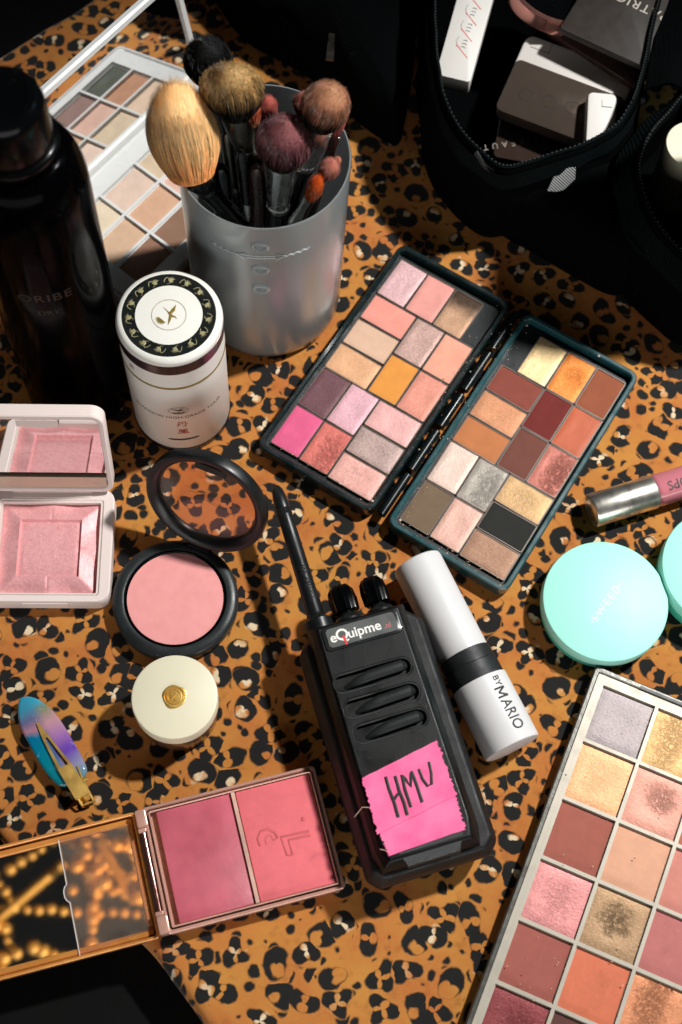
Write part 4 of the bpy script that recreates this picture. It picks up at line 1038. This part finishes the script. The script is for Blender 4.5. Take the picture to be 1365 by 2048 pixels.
SLOT = plastic('slot_black', (7, 8, 8), .3)
slots = ((26.0, -20.2, 14.6), (14.6, -19.0, 14.6), (3.2, -18.0, 14.4))
cut = MB()
for y_, xa, xb in slots: cut.prism(rrect(xb - xa, 8.6, 4.1, 6, (xa + xb) / 2, y_), 28.6, 35)
co = cut.build('cutter', SLOT); co.parent = wt; md_ = fp.modifiers.new('slots', 'BOOLEAN'); md_.object = co; md_.operation = 'DIFFERENCE'; md_.solver = 'EXACT'
bpy.context.view_layer.update()
nm = bpy.data.meshes.new_from_object(fp.evaluated_get(bpy.context.evaluated_depsgraph_get()))
fp.modifiers.clear(); fp.data = nm
bv = fp.modifiers.new('soft_edges', 'BEVEL'); bv.width = .0007; bv.segments = 3; bv.limit_method = 'ANGLE'; bv.angle_limit = rad(18)
bvb = radio_body.modifiers.new('soft_edges', 'BEVEL'); bvb.width = .0022; bvb.segments = 4; bvb.limit_method = 'ANGLE'; bvb.angle_limit = rad(15); radio_body.data.shade_smooth(); bpy.data.objects.remove(co)
nm.shade_smooth(); nm.set_sharp_from_angle(angle=rad(25))
for y_, xa, xb in slots:
    c = (xa + xb) / 2; wd = xb - xa
    m = MB(); m.ring(rrect(wd + .3, 8.9, 4.3, 6, c, y_), rrect(wd - 1.6, 7.0, 3.4, 6, c, y_), 28.7, 32.0, .3); sr = m.build('speaker_slot', BLACK, fp, 30)
    m = MB(); m.prism(rrect(wd - .1, 8.5, 4.0, 6, c, y_), 28.5, 28.9); m.build('slot_floor', SLOT, sr)
    m = MB(); m.tube([(xa + 5, y_ - 1.6, 28.6), (xa + 10, y_ - .9, 30.4), (xa + 16, y_ + .2, 31.2), (xb - 4.2, y_ + .8, 31.3), (xb - 2.6, y_ + .8, 29.4)], [.9, 2.0, 2.5, 2.5, 1.8], 16, flat=.7); m.build('slot_bar', BLACKM, sr)
m = MB(); m.loft([[(13, -46, 30.5), (-15, -46, 30.5), (-12.5, -54, 28.6), (10, -54, 28.6)], [(13, -46.5, 32.3), (-15, -46.5, 32.3), (-12.2, -53.4, 30.2), (9.6, -53.4, 30.2)]])
def rubber():
    t = NT('knurled_rubber'); o = t.obj(); v = t.voro(o, 1700, .1, '2D')
    t.p(Base_Color=lin((30, 34, 34)), Roughness=.4, Normal=t.bump(v.outputs[0], .8, .0004)); return t.m
m.build('grip_pad', rubber(), fp)
def tape():
    t = NT('pink_cloth_tape'); o = t.obj()
    n = t.noise(o, 90, 4).outputs[0]
    wv = t.node('ShaderNodeTexWave'); wv.inputs['Scale'].default_value = 900; wv.inputs['Distortion'].default_value = 2; t.set(wv.inputs['Vector'], o)
    t.p(Base_Color=t.mix(t.mapr(n, .3, .7), lin((250, 84, 146)), lin((255, 122, 172))), Roughness=.6, Normal=t.bump(t.math('ADD', wv.outputs[1], t.math('MULTIPLY', t.noise(o, 200, 3).outputs[0], 2)), .25, .0003)); return t.m
TAPE = tape()
def tape_piece(corners, z):
    """torn cloth tape: zig-zag short ends"""
    (a, b, c, d) = [Vector(q) for q in corners]        # a-b top long edge, b-c right end, c-d bottom, d-a left end
    loop = []
    for s_, e_, n, j in ((a, b, 10, .12), (b, c, 40, .55), (c, d, 10, .12), (d, a, 40, .5)):
        nn = Vector((-(e_ - s_).y, (e_ - s_).x)).normalized()
        for k in range(n): loop.append(s_.lerp(e_, k / n) + nn * random.uniform(-j, j))
    m = MB()
    wob = lambda q: .25 * noise.noise(Vector((q.x * .15, q.y * .15, 4)))
    m.loft([[(q.x, q.y, z + wob(q)) for q in loop], [(q.x, q.y, z + .3 + wob(q)) for q in loop]]); return m
m = tape_piece([(-20.2, -14.6), (14.4, -8.4), (15.0, -32.0), (-20.6, -38.2)], 32.9)
tp = m.build('tape', TAPE, fp, 30, 'bright pink cloth tape with handwritten letters')
m = tape_piece([(-20.0, -36.4), (14.6, -30.4), (14.2, -46.2), (-18.8, -47.6)], 32.3); m.build('tape', TAPE, fp, 30, 'lower strip of bright pink cloth tape')
m = MB()
MK = lambda pts, r_=.62: m.tube([(x, y, 33.42) for x, y in pts], r_, 6, flat=.12)
MK([(-10.6, -16.8), (-10.8, -22), (-10.4, -28), (-10.6, -34.0)], .68); MK([(-6.8, -17.6), (-7.0, -24), (-6.6, -29), (-6.8, -34.2)], .68); MK([(-10.8, -27.4), (-8.6, -25.4), (-6.6, -24.6)], .6)
MK([(-4.4, -31.6), (-4.6, -24), (-4.0, -18.0), (-3.0, -20.4), (-2.0, -23.6), (-.6, -19.6), (.2, -17.6), (.6, -24), (.6, -31.0)], .66)
MK([(3.4, -17.6), (3.6, -22), (4.8, -25.4), (6.6, -25.0), (7.8, -21), (8.4, -16.0)], .6)
m.build('handwriting', INK, tp)
m = MB(); m.tube([(-20.2, -27, 33.0), (-23.5, -26, 33.4), (-27.5, -28.6, 31.5)], .12, 5); m.tube([(-19.0, -45.4, 32.6), (-21.5, -44.0, 32.9)], .1, 5); m.build('loose_thread', plastic('thread', (236, 200, 170), .7), tp)
# antenna
m = MB(); Az = 20.0
m.tube([(-17.0, 54.0, Az), (-17.0, 58.5, Az), (-17.0, 59.5, Az)], [6.4, 6.4, 5.2], 24); m.build('antenna_socket', BLACK, wt)
m = MB()
pr_ = [(5.0, 59), (4.2, 60), (4.0, 62), (3.7, 75), (3.5, 95), (3.35, 110), (3.55, 110.4), (3.3, 110.9), (3.55, 111.5), (3.3, 112), (3.55, 112.6), (3.3, 113.1), (3.45, 113.6), (3.2, 119), (2.5, 123), (1.3, 125), (.1, 125.6)]
m.M = T((-17.0, 0, Az)) @ RX(-90); m.lathe([(r_, z_) for r_, z_ in pr_], 28); m.build('antenna', BLACK, wt)
text('400-470MHz', 3.4, T((-17.0, 76, Az)) @ RZ(-90) @ T((0, 0, 3.72)), BLACK, wt, 'raised_lettering', extrude=.12)
for xk, kr in ((-3.0, 5.6), (11.4, 5.4)):
    m = MB(); m.M = T((xk, 0, 15)) @ RX(-90); m.lathe([(6.2, 55), (6.6, 56.5), (5.6, 58), (4.0, 58.6), (3.2, 60.5)], 28); m.build('knob_collar', BLACK, wt)
    m = MB(); N = 40
    lo_ = []
    for z_, f in ((60, .8), (60.6, 1), (66, 1.05), (70.5, .95), (72.6, .7), (73, .4)):
        lo_.append([((kr * f + (.55 * math.cos(8 * 2 * math.pi * k / N)) * f) * math.cos(2 * math.pi * k / N), (kr * f + (.55 * math.cos(8 * 2 * math.pi * k / N)) * f) * math.sin(2 * math.pi * k / N), z_) for k in range(N)])
    m.M = T((xk, 0, 15)) @ RX(-90); m.loft(lo_); m.build('knob', BLACKG, wt, 50)

# ================================================================== white stick
sO = P(880, 1305, 13)
axis = rad(-59.4)
so = sO + Vector((-math.sin(axis), math.cos(axis), 0)) * 9.6
stk = thing('makeup_stick', (so.x, so.y, 0), -59.4, 'white make-up stick with black collar lying beside the radio', 'stick')
STW = plastic('stick_white', (222, 220, 220), .38, var=.02)
ML_ = lambda zc: T((0, 0, zc)) @ RY(90)
m = MB(); m.M = ML_(12.0); m.lathe([(10.4, -42.8), (11.2, -42.2), (11.5, -40.8), (11.5, 5.6)], 72); m.build('cap', STW, stk)
m = MB(); m.M = ML_(12.6); m.lathe([(11.6, 5.5), (11.9, 5.7), (11.9, 11.8), (12.2, 12.2), (12.3, 19.8)], 72); m.build('collar', BLACKM, stk)
m = MB(); m.M = ML_(13.0); m.lathe([(12.5, 19.7), (12.8, 20.0), (12.9, 50.6), (12.6, 51.4), (12.0, 51.7), (.01, 51.7)], 72); sb = m.build('barrel', STW, stk)
m = MB(); m.box(18.2, 19.6, 6.0, 9.6, 20.0, 23.6) if False else None
MTx = T((0, 0, 13.0)) @ RX(-18) @ T((0, 0, 12.93))
text('BY', 4.2, MTx @ T((24.0, 0, 0)) @ RZ(0) @ T((0, 0.8, 0)), INK, sb, extrude=.02, bold=.0, wrap=None)
text('ARIO', 7.2, MTx @ T((39.9, 0, 0)), INK, sb, extrude=.03, bold=.04, sx=.84)
m = MB(); m.M = MTx @ T((29.4, -2.35, .0))       # the M, as four strokes
for a, b in (((-2.0, 0), (-2.0, 4.9)), ((-2.0, 4.9), (0, 1.2)), ((0, 1.2), (2.0, 4.9)), ((2.0, 4.9), (2.0, 0))):
    m.tube([(a[0], a[1], .0), (b[0], b[1], .0)], .42, 8, flat=.08)
m.build('lettering', INK, sb)

# ================================================================== lip gloss
ga = 24.3
gp = (P(1170, 990, 9) + P(1195, 1052, 9)) / 2
gl_ = thing('lip_gloss', (gp.x, gp.y, 0), ga, 'pink lip gloss tube with shiny silver cap', 'lip gloss')
MG = T((0, 0, 8.2)) @ RY(90)
m = MB(); m.M = MG; m.lathe([(6.6, 0), (7.7, .4), (8.1, 1.2), (8.1, 31.4), (7.8, 32.0)], 64); m.build('cap', plastic('silver_cap', (226, 222, 212), .27, metal=.95, var=.05), gl_)
GT = plastic('gloss_tube', (226, 134, 146), .1, coat=.8, trans=.2, var=.06)
m = MB(); m.M = MG; m.lathe([(6.6, 31.9), (7.4, 32.6), (7.8, 34.0), (7.8, 84), (6.6, 86), (.01, 86.2)], 64); gt = m.build('tube', GT, gl_)
text('DROPS', 6.2, T((46.5, 0, 8.2)) @ RX(12) @ T((0, 0, 7.83)) @ RZ(180), INK, gt, extrude=.02, bold=.03)

# ================================================================== mint jars
MINT = plastic('mint_plastic', (168, 240, 224), .45, var=.02, rvar=.02)
MINTS = plastic('mint_side', (84, 206, 180), .4, var=.05, rvar=.03)
def mint(px, z, r_, label, txt=True, rot=58):
    c = P(px[0], px[1], z)
    t = thing('powder_jar', (c.x, c.y, 0), rot, label, 'jar', 'mint powder jars')
    m = MB(); m.lathe([(r_ - 2.0, .1), (r_ - 1.1, .8), (r_ - .8, 2.0), (r_ - .8, z - 8)], 96); m.build('base', MINTS, t)
    m = MB(); m.lathe([(r_ - .2, z - 7.9), (r_, z - 7.4), (r_, z - .9), (r_ - .3, z - .25), (r_ - 1.0, z), (.01, z)], 96); l = m.build('lid', MINT, t)
    if txt:
        W_ = plastic('mint_white_print', (222, 246, 240), .5)
        text('SWEED', 5.2, T((-1.0, -1.0, z + .02)), W_, l, extrude=.015, spacing=1.35)
        m = MB(); m.box(-13, 12.6, -1.1, -.8, z + .0, z + .04); m.build('strike_line', W_, l)
    return t
mint((1212, 1201), 14.5, 28.6, 'round mint green jar whose lid shows a struck-through word')
mint((1451, 1136), 17, 29.0, 'round mint green jar cut off by the picture edge', False)

# ================================================================== bags at the back
def fabric(name, col, scale=1200, rough=.95):
    t = NT(name); o = t.obj()
    w1 = t.node('ShaderNodeTexWave'); w1.inputs['Scale'].default_value = scale; t.set(w1.inputs['Vector'], o); w1.inputs['Distortion'].default_value = .6
    w2 = t.node('ShaderNodeTexWave', bands_direction='Z'); w2.inputs['Scale'].default_value = scale; t.set(w2.inputs['Vector'], o); w2.inputs['Distortion'].default_value = .6
    n = t.noise(o, 40, 4).outputs[0]; c = lin(col)
    t.b.inputs['Specular IOR Level'].default_value = .03
    t.p(Base_Color=t.mix(n, tuple(x * .6 for x in c[:3]) + (1,), tuple(x * 1.4 for x in c[:3]) + (1,)), Roughness=rough,
        Normal=t.bump(t.math('ADD', w1.outputs[1], w2.outputs[1]), .6, .0006, t.bump(t.noise(o, 35, 3).outputs[0], .5, .006)))
    return t.m
BAGF = fabric('black_bag_fabric', (5, 6, 7), 420); WEB = fabric('black_webbing', (14, 19, 20), 230)
def open_bag(name, rim, zt, label, spread=3, floor=4, ybase=None):
    cx = sum(q[0] for q in rim) / len(rim); cy = sum(q[1] for q in rim) / len(rim)
    t = thing(name, (cx, cy, 0), 0, label, 'bag')
    R = [Vector((q[0] - cx, q[1] - cy)) for q in rim]
    sm = [q for q in smooth_closed([tuple(q) for q in R], 8)]
    ctr = Vector((0, 0))
    def loop(s, z, wob):
        out = []
        for q in sm:
            n_ = q.normalized()
            k = s + wob * noise.noise(Vector((q.x * .06, q.y * .06, z * .05)))
            out.append((q.x + n_.x * k, q.y + n_.y * k, z + (wob * .5 * noise.noise(Vector((q.x * .03, q.y * .03, 7))) if z > 10 else 0)))
        return out
    m = MB()
    m.loft([loop(spread - 2, .3, 0), loop(spread + 2, 6, 2), loop(spread + 2, zt * .5, 4), loop(spread, zt * .8, 3), loop(2.4, zt - 1, 1), loop(1.6, zt, 1), loop(.4, zt, 1), loop(-.6, zt - 2, 1), loop(spread * .3, zt * .6, 3), loop(spread * .5, floor + 2, 1), loop(spread * .3 - 2, floor, 0)], True, True)
    m.build('shell', BAGF, t, 50)
    z_ = MB(); zp = loop(.8, zt + .5, 1)
    z_.tube([(q[0], q[1], zt + .55 + (q[2] - zt) * 1.0) for q in zp], .9, 6, True); z_.build('zipper_tape', WEB, t)
    te = MB(); per = 0
    for i in range(len(zp)):
        a = Vector(zp[i]); b = Vector(zp[(i + 1) % len(zp)]); n = max(1, int((b - a).length / 1.5))
        for k in range(n):
            q = a.lerp(b, k / n); inn = Vector((-q.x, -q.y, 0)).normalized()
            te.sphere((q.x + inn.x * .4, q.y + inn.y * .4, q.z + 1.2), .5, 6, 4, (1, 1, .7))
    o = te.build('zipper_teeth', plastic('zip_teeth', (58, 62, 62), .35, metal=.6), t); o['kind'] = 'stuff'
    # webbing band round the outside
    wb = MB(); a = loop(spread + .6, zt * .78, 3); b = loop(2.9, zt - 2.2, 1)
    wb.loft([[(q[0] * 1.006, q[1] * 1.006, q[2]) for q in a], [(q[0] * 1.012, q[1] * 1.012, q[2] + .2) for q in b]], False, False); wb.build('webbing', WEB, t)
    return t, cx, cy
rim1 = [P(x, y, 60)[:2] for x, y in [(873, 0), (880, 140), (900, 220), (940, 280), (1000, 328), (1060, 322), (1130, 302), (1200, 270), (1250, 225), (1280, 150), (1300, 60)]]
rim1 = [(q[0], q[1]) for q in rim1] + [(132, 535), (118, 575), (75, 590), (32, 572), (20, 540)]
bag1, b1x, b1y = open_bag('cosmetic_bag', rim1, 60, 'open black cosmetic bag with zipper, full of compacts and boxes')
rim2 = [P(x, y, 58)[:2] for x, y in [(1420, 120), (1365, 185), (1302, 262), (1278, 312), (1280, 365), (1312, 440), (1365, 500), (1440, 545)]]
rim2 = [(q[0] + 1.5, q[1]) for q in rim2] + [(205, 385), (215, 430), (195, 475)]
bag2, b2x, b2y = open_bag('cosmetic_bag', rim2, 56, 'second black bag at the right edge holding one cream lidded jar', spread=9)
# buckle and side pocket details on the first bag
m = MB(); m.M = T((-b1x, -b1y, 0))
f1 = P(930, 268, 50); f2 = P(1008, 392, 22)
m.loft([[tuple(P(925, 275, 46) + Vector((0, -5, 0))), tuple(P(950, 270, 50) + Vector((0, -5, 0))), tuple(P(950, 270, 50) + Vector((0, -7, 0))), tuple(P(925, 275, 46) + Vector((0, -7, 0)))],
        [tuple(P(955, 330, 32) + Vector((0, -5, 0))), tuple(P(1010, 325, 40) + Vector((0, -6, 0))), tuple(P(1010, 325, 40) + Vector((0, -8, 0))), tuple(P(955, 330, 32) + Vector((0, -7, 0)))],
        [tuple(P(975, 385, 20) + Vector((0, -6, 0))), tuple(P(1005, 392, 20) + Vector((0, -6, 0))), tuple(P(1005, 392, 20) + Vector((0, -8, 0))), tuple(P(975, 385, 20) + Vector((0, -8, 0)))]])
m.build('side_pocket', plastic('brown_clear_vinyl', (40, 30, 27), .15, coat=.5), bag1, 40)
m = MB(); m.M = T((-b1x, -b1y, 0))
m.tube([tuple(P(955, 290, 59) + Vector((0, -4, 0))), tuple(P(972, 312, 57) + Vector((0, -5, 0))), tuple(P(990, 325, 56) + Vector((0, -5, 0)))], 1.8, 10); m.build('buckle', BLACKM, bag1)
pk = [Vector((q[0] - b1x, q[1] - b1y)) for q in [(50, 424), (63, 413), (86, 401), (108, 389), (126, 382), (134, 394), (126, 424), (114, 444), (90, 430), (66, 424)]]
pk = smooth_closed([tuple(q) for q in pk], 6); pc_ = sum(pk, Vector((0, 0))) / len(pk)
m = MB(); L_ = []
for s_, z_ in ((.95, .3), (1.0, 3), (1.0, 20), (.95, 30), (.84, 36), (.6, 39), (.3, 40)):
    L_.append([((q.x - pc_.x) * s_ + pc_.x + (1.4 * noise.noise(Vector((q.x * .08, q.y * .08, z_ * .1))) if z_ > 2 else 0), (q.y - pc_.y) * s_ + pc_.y + (1.4 * noise.noise(Vector((q.y * .08, q.x * .08, z_ * .1))) if z_ > 2 else 0), z_) for q in pk])
m.loft(L_); m.build('front_pocket', BAGF, bag1, 60)
def striped():
    t = NT('white_behind_mesh'); o = t.obj(); wv = t.node('ShaderNodeTexWave', bands_direction='DIAGONAL'); wv.inputs['Scale'].default_value = 330; t.set(wv.inputs['Vector'], o)
    t.p(Base_Color=t.mix(t.mapr(wv.outputs[1], .3, .6), lin((40, 46, 48)), lin((206, 210, 210))), Roughness=.7); return t.m
mw = [(1092, 382, 38), (1116, 332, 50), (1152, 330, 52), (1151, 352, 47), (1128, 374, 41)]
m = MB(); m.M = T((-b1x, -b1y, 0))
m.loft([[tuple(P(x, y, z) + Vector((0, -1.2, 0))) for x, y, z in mw], [tuple(P(x, y, z) + Vector((0, -2.0, .3))) for x, y, z in mw]]); m.build('mesh_window', striped(), bag1)
m = MB(); m.M = T((-b1x, -b1y, 0))
fl_ = []
for k, (px_, py_) in enumerate([(1278, 165), (1285, 138), (1292, 100), (1301, 60), (1325, 0), (1352, -80)]):
    a = P(px_, py_, 60); row = []
    for f in np.linspace(0, 1, 9):
        q = a + Vector((2.5 + (24 + 6 * k) * f, -4 + 4 * f, -4 * f * f + 5 * math.sin(math.pi * f) + 1.6 * noise.noise(Vector((k * .7, f * 3, 0)))))
        row.append((q.x, q.y, q.z))
    fl_.append(row + [(x, y, z - 2.0) for x, y, z in reversed(row)])
m.loft(fl_); m.build('lid', BAGF, bag1, 60)
# half-open lid, unseen, added to the second bag's right-hand rim to cast shade
m = MB(); m.M = T((-b2x, -b2y, 0))
lo2 = []
for k in range(9):
    f = k / 8; bow = 5 * math.sin(math.pi * f)
    x = 211 - 66 * f; z = 57 + 116 * f; inset = 14 * max(0, f - .7) / .3
    lo2.append([(x - .75 * bow, 379 + inset, z + bow), (x - bow, 418, z + bow * 1.6), (x - .75 * bow, 451 - inset * .6, z + bow), (x + 2.4, 451 - inset * .6, z + 1.4), (x + 2.4, 418, z + 1.4), (x + 2.4, 379 + inset, z + 1.4)])
m.loft(lo2); m.build('lid', BAGF, bag2, 60)

# contents of the first bag: a helper that lays a slab so that its face fills given photo points at given heights
def slab(name, corners, thick, mat, label, cat, bevel=1.2, group=None):
    """corners: four (px, py, z) anticlockwise as seen; builds a real box with that face and its thickness below it"""
    pts = [P(x, y, z) for x, y, z in corners]
    o = sum(pts, Vector()) / 4
    ex = ((pts[1] - pts[0]) + (pts[2] - pts[3])).normalized(); ey0 = ((pts[3] - pts[0]) + (pts[2] - pts[1]))
    ez = ex.cross(ey0).normalized()
    if ez.z < 0: ez = -ez; 
    ey = ez.cross(ex)
    Wd = ((pts[1] - pts[0]).length + (pts[2] - pts[3]).length) / 2; Hd = abs(ey0.dot(ey)) / 2
    t = bpy.data.objects.new(name, None); COL.objects.link(t); tag(t, label, cat, group)
    M = Matrix((ex, ey, ez)).transposed().to_4x4(); M.translation = o * MM
    t.matrix_world = M
    m = MB(); m.prism(rrect(Wd, Hd, min(bevel * 2.2, Wd * .2), 4), -thick, 0, bevel * .5, bevel * .5)
    return t, m, Wd, Hd
BROWN = plastic('brown_gloss_card', (58, 44, 38), .2, coat=.3); BROWN2 = plastic('dark_card', (52, 46, 42), .45, bump=.1)
t, m, wd, ht = slab('product_box', [(892, 154, 48), (950, 166, 48), (990, -50, 56), (912, -70, 56)], 11, WHITE, 'white carton with red and grey handwriting style print, in the black bag', 'box', .8)
m.build('carton', plastic('white_carton', (224, 220, 214), .5, var=.03), t, 30)
m = MB(); m.M = T((1, -4, .06))
for k in range(4):
    m.M = T((.4 + k * .1, -16 + k * 9.5, .06)) @ RZ(-6)
    m.tube([(-3.6, 3.2, 0), (-1.2, 1.4, 0), (4.0, -2.2, 0)], .22, 5, flat=.3)
m.build('red_stroke', RPRN, t)
m = MB()
for k in range(3):
    m.M = T((.9 + k * .1, -11 + k * 9.5, .06)) @ RZ(-4)
    m.tube([(-3.0, -3, 0), (-4.2, 0, 0), (-3.8, 3, 0)], .1, 5, flat=.3)
    for s_ in range(3): m.tube([(-1.2 + s_ * .1, -2.4 + s_ * 2.0, 0), (.2 + s_ * .1, -2.0 + s_ * 2.0, 0), (1.2, -2.5 + s_ * 2.0, 0)], .2, 5, flat=.3)
m.build('grey_script', PRN, t)
t, m, wd, ht = slab('card_box', [(985, 310, 16), (1150, 345, 16), (1180, 215, 24), (1010, 190, 24)], 8, BROWN, 'dark brown card box with small silver letters low in the bag', 'box')
m.build('card', BROWN, t, 30)
text('RARE BEAUTY', 4.4, T((-9.5, -7.0, .03)) @ RZ(200), plastic('silver_print', (150, 140, 130), .4), t, extrude=.02, spacing=1.9)
t, m, wd, ht = slab('mirror_compact', [(1003, 230, 32), (1216, 300, 32), (1268, 150, 42), (1042, 56, 42)], 9, WHITE, 'white compact with smoky mirrored lid in the middle of the bag', 'compact', 2.2)
m.build('case', plastic('white_case', (222, 216, 210), .35, var=.03), t, 30)
m = MB(); m.prism(rrect(wd - .6, ht * .66, 3, 4, 0, -ht * .165), .02, .9, .4); sm_ = m.build('smoky_pane', plastic('smoky_pane', (112, 98, 88), .1, metal=.6, coat=.4), t)
m = MB(); 
for x_ in (-17, -5, 7, 18): m.tube([(x_ + 4.2 * math.cos(a), -8 + 3.2 * math.sin(a) + .1 * x_, .95) for a in np.linspace(0, 5.6, 16)], .16, 5, flat=.3)
m.build('script_mark', INK, sm_)
m = MB(); m.box(-wd / 2 + 4, -wd / 2 + 14, ht / 2 - 6.5, ht / 2 - 6.2, -.02, .08); m.box(-wd / 2 + 13.8, -wd / 2 + 14.1, ht / 2 - 6.5, ht / 2 - .8, -.02, .08); m.build('case_seam', PRN, t)
t, m, wd, ht = slab('white_case', [(1144, 292, 42), (1200, 284, 42), (1264, 196, 46), (1206, 178, 46)], 8, WHITE, 'long white plastic case lying along the zipper of the bag', 'case', 3.0)
m.build('shell', plastic('case_white', (234, 230, 224), .35, var=.02), t, 30)
m = MB(); m.box(wd * .0, wd * .34, ht * .22, ht * .235, -.1, .08); m.box(-.2, .0, ht * .22, ht * .36, -.1, .08); m.build('seam', PRN, t)
t, m, wd, ht = slab('card_box', [(1098, 62, 46), (1290, 185, 46), (1300, 120, 50), (1120, 10, 50)], 10, BROWN, 'glossy dark brown box lying under the printed card', 'box', .8)
m.build('card', plastic('brown_gloss_box', (74, 52, 50), .18, coat=.4), t, 30)
t, m, wd, ht = slab('printed_card', [(1146, 62, 58), (1292, 140, 58), (1400, -40, 60), (1200, -120, 60)], 4, BROWN2, 'black brown box with pale upside down capitals', 'box', .6)
m.build('card', BROWN2, t, 30)
text('PATRICK', 7.6, T((3.5, 2.0, .03)) @ RZ(180), plastic('pale_print', (196, 186, 172), .5), t, extrude=.02, spacing=1.15)
rgp = P(1106, -8, 50)
t = thing('round_compact', rgp, 0, 'round rose gold compact with glossy dark lid in the bag', 'compact', euler=(rad(-16), rad(14), 0))
m = MB(); m.lathe([(20, -9), (21.6, -8), (22, -5), (22, -1), (21.2, 0), (20.4, .2)], 64); m.build('case', plastic('rose_gold_case', (216, 150, 138), .12, metal=.85), t)
m = MB(); m.lathe([(20.3, .0), (19.6, .9), (.01, 1.3)], 64); m.build('lid', BLACKG, t)
m = MB(); m.box(-4, 4, -22.4, -21.6, -5, -1.5); m.build('latch', plastic('rose_gold_case', (216, 150, 138), .12, metal=.85), t)
cj = P(1390, 290, 44)
t = thing('cream_jar', (cj.x, cj.y, 4.2), 0, 'jar with plain cream lid inside the second bag', 'jar')
m = MB(); m.lathe([(12.5, 0), (13.6, 1), (13.8, 28)], 48); m.build('body', plastic('frosted_jar', (200, 196, 184), .4), t)
m = MB(); m.lathe([(14.1, 28.1), (14.5, 28.6), (14.5, 39.2), (14.0, 40), (.01, 40.1)], 56); m.build('lid', CREAM, t)

# black soft pouch at the back
pq = [P(x, y, 0)[:2] for x, y in [(418, -10), (480, 82), (545, 122), (620, 165), (700, 240), (770, 292)]]
pq = [(q[0], q[1]) for q in pq] + [(12, 462), (14, 520), (8, 590), (-60, 620), (-130, 600)]
pc = (sum(q[0] for q in pq) / len(pq), sum(q[1] for q in pq) / len(pq))
t = thing('black_pouch', (pc[0], pc[1], 0), 0, 'soft black pouch in shadow behind the brushes', 'pouch')
sm = smooth_closed([(q[0] - pc[0], q[1] - pc[1]) for q in pq], 8)
m = MB()
L_ = []
for s, z in ((.93, .2), (.98, 3), (.97, 14), (.90, 28), (.76, 38), (.5, 43), (.2, 45)):
    L_.append([(q.x * s + 3 * noise.noise(Vector((q.x * .04, q.y * .04, z * .08))) * (z > 5), q.y * s + 3 * noise.noise(Vector((q.x * .04, z * .08, q.y * .04))) * (z > 5), z + 3 * noise.noise(Vector((q.x * .05, q.y * .05, s * 4))) * (z > 5)) for q in sm])
m.loft(L_); m.build('shell', BAGF, t, 60)
m = MB(); m.M = T((-pc[0], -pc[1], 0))
a = P(664, 70, 42); b = P(660, 122, 42)
m.loft([[tuple(a + Vector((-1.5, 0, 0))), tuple(a + Vector((1.5, 0, 0))), tuple(a + Vector((1.5, 0, 1.2))), tuple(a + Vector((-1.5, 0, 1.2)))], [tuple(b + Vector((-2, 0, 0))), tuple(b + Vector((2, 0, 0))), tuple(b + Vector((2, 0, 1.2))), tuple(b + Vector((-2, 0, 1.2)))]]); m.build('zipper_pull', DARKMET, t)
m = MB(); m.M = T((-pc[0], -pc[1], 0)); q = P(714, 106, 38); m.tube([tuple(q + Vector((-4, -2, 0))), tuple(q), tuple(q + Vector((4, 2, 1)))], 1.6, 10); m.build('snap_hook', BLACKG, t)

# ------------------------------------------------------------------ powder crumbs on the palette frames
def crumbs(parent, area, n, z, cols):
    g = np.random.default_rng(len(parent.name) + n); m = MB(); x0, x1, y0, y1 = area
    for k in range(n):
        m.k = int(g.integers(len(cols))); r_ = .1 + .22 * g.random() ** 3
        m.sphere((x0 + (x1 - x0) * g.random(), y0 + (y1 - y0) * g.random(), z), r_, 5, 4, (1 + g.random(), 1, .6))
    o = m.build('powder_crumbs', [plastic('crumb_%d_%d_%d' % c, c, .8) for c in cols], parent, None); o['kind'] = 'stuff'
PC = [(214, 170, 150), (150, 96, 80), (226, 200, 170)]
crumbs(bp, (-4, 80, -170, 5), 190, 7.95, PC)
crumbs(dp, (-gap + 22, gap - 24, -64, 64), 160, 9.25, PC[::2])
crumbs(dp, (-gap - 30, -gap + 29, -64, -57), 50, 9.25, PC); crumbs(dp, (gap - 30, gap + 30, -65, -62), 40, 9.25, PC)
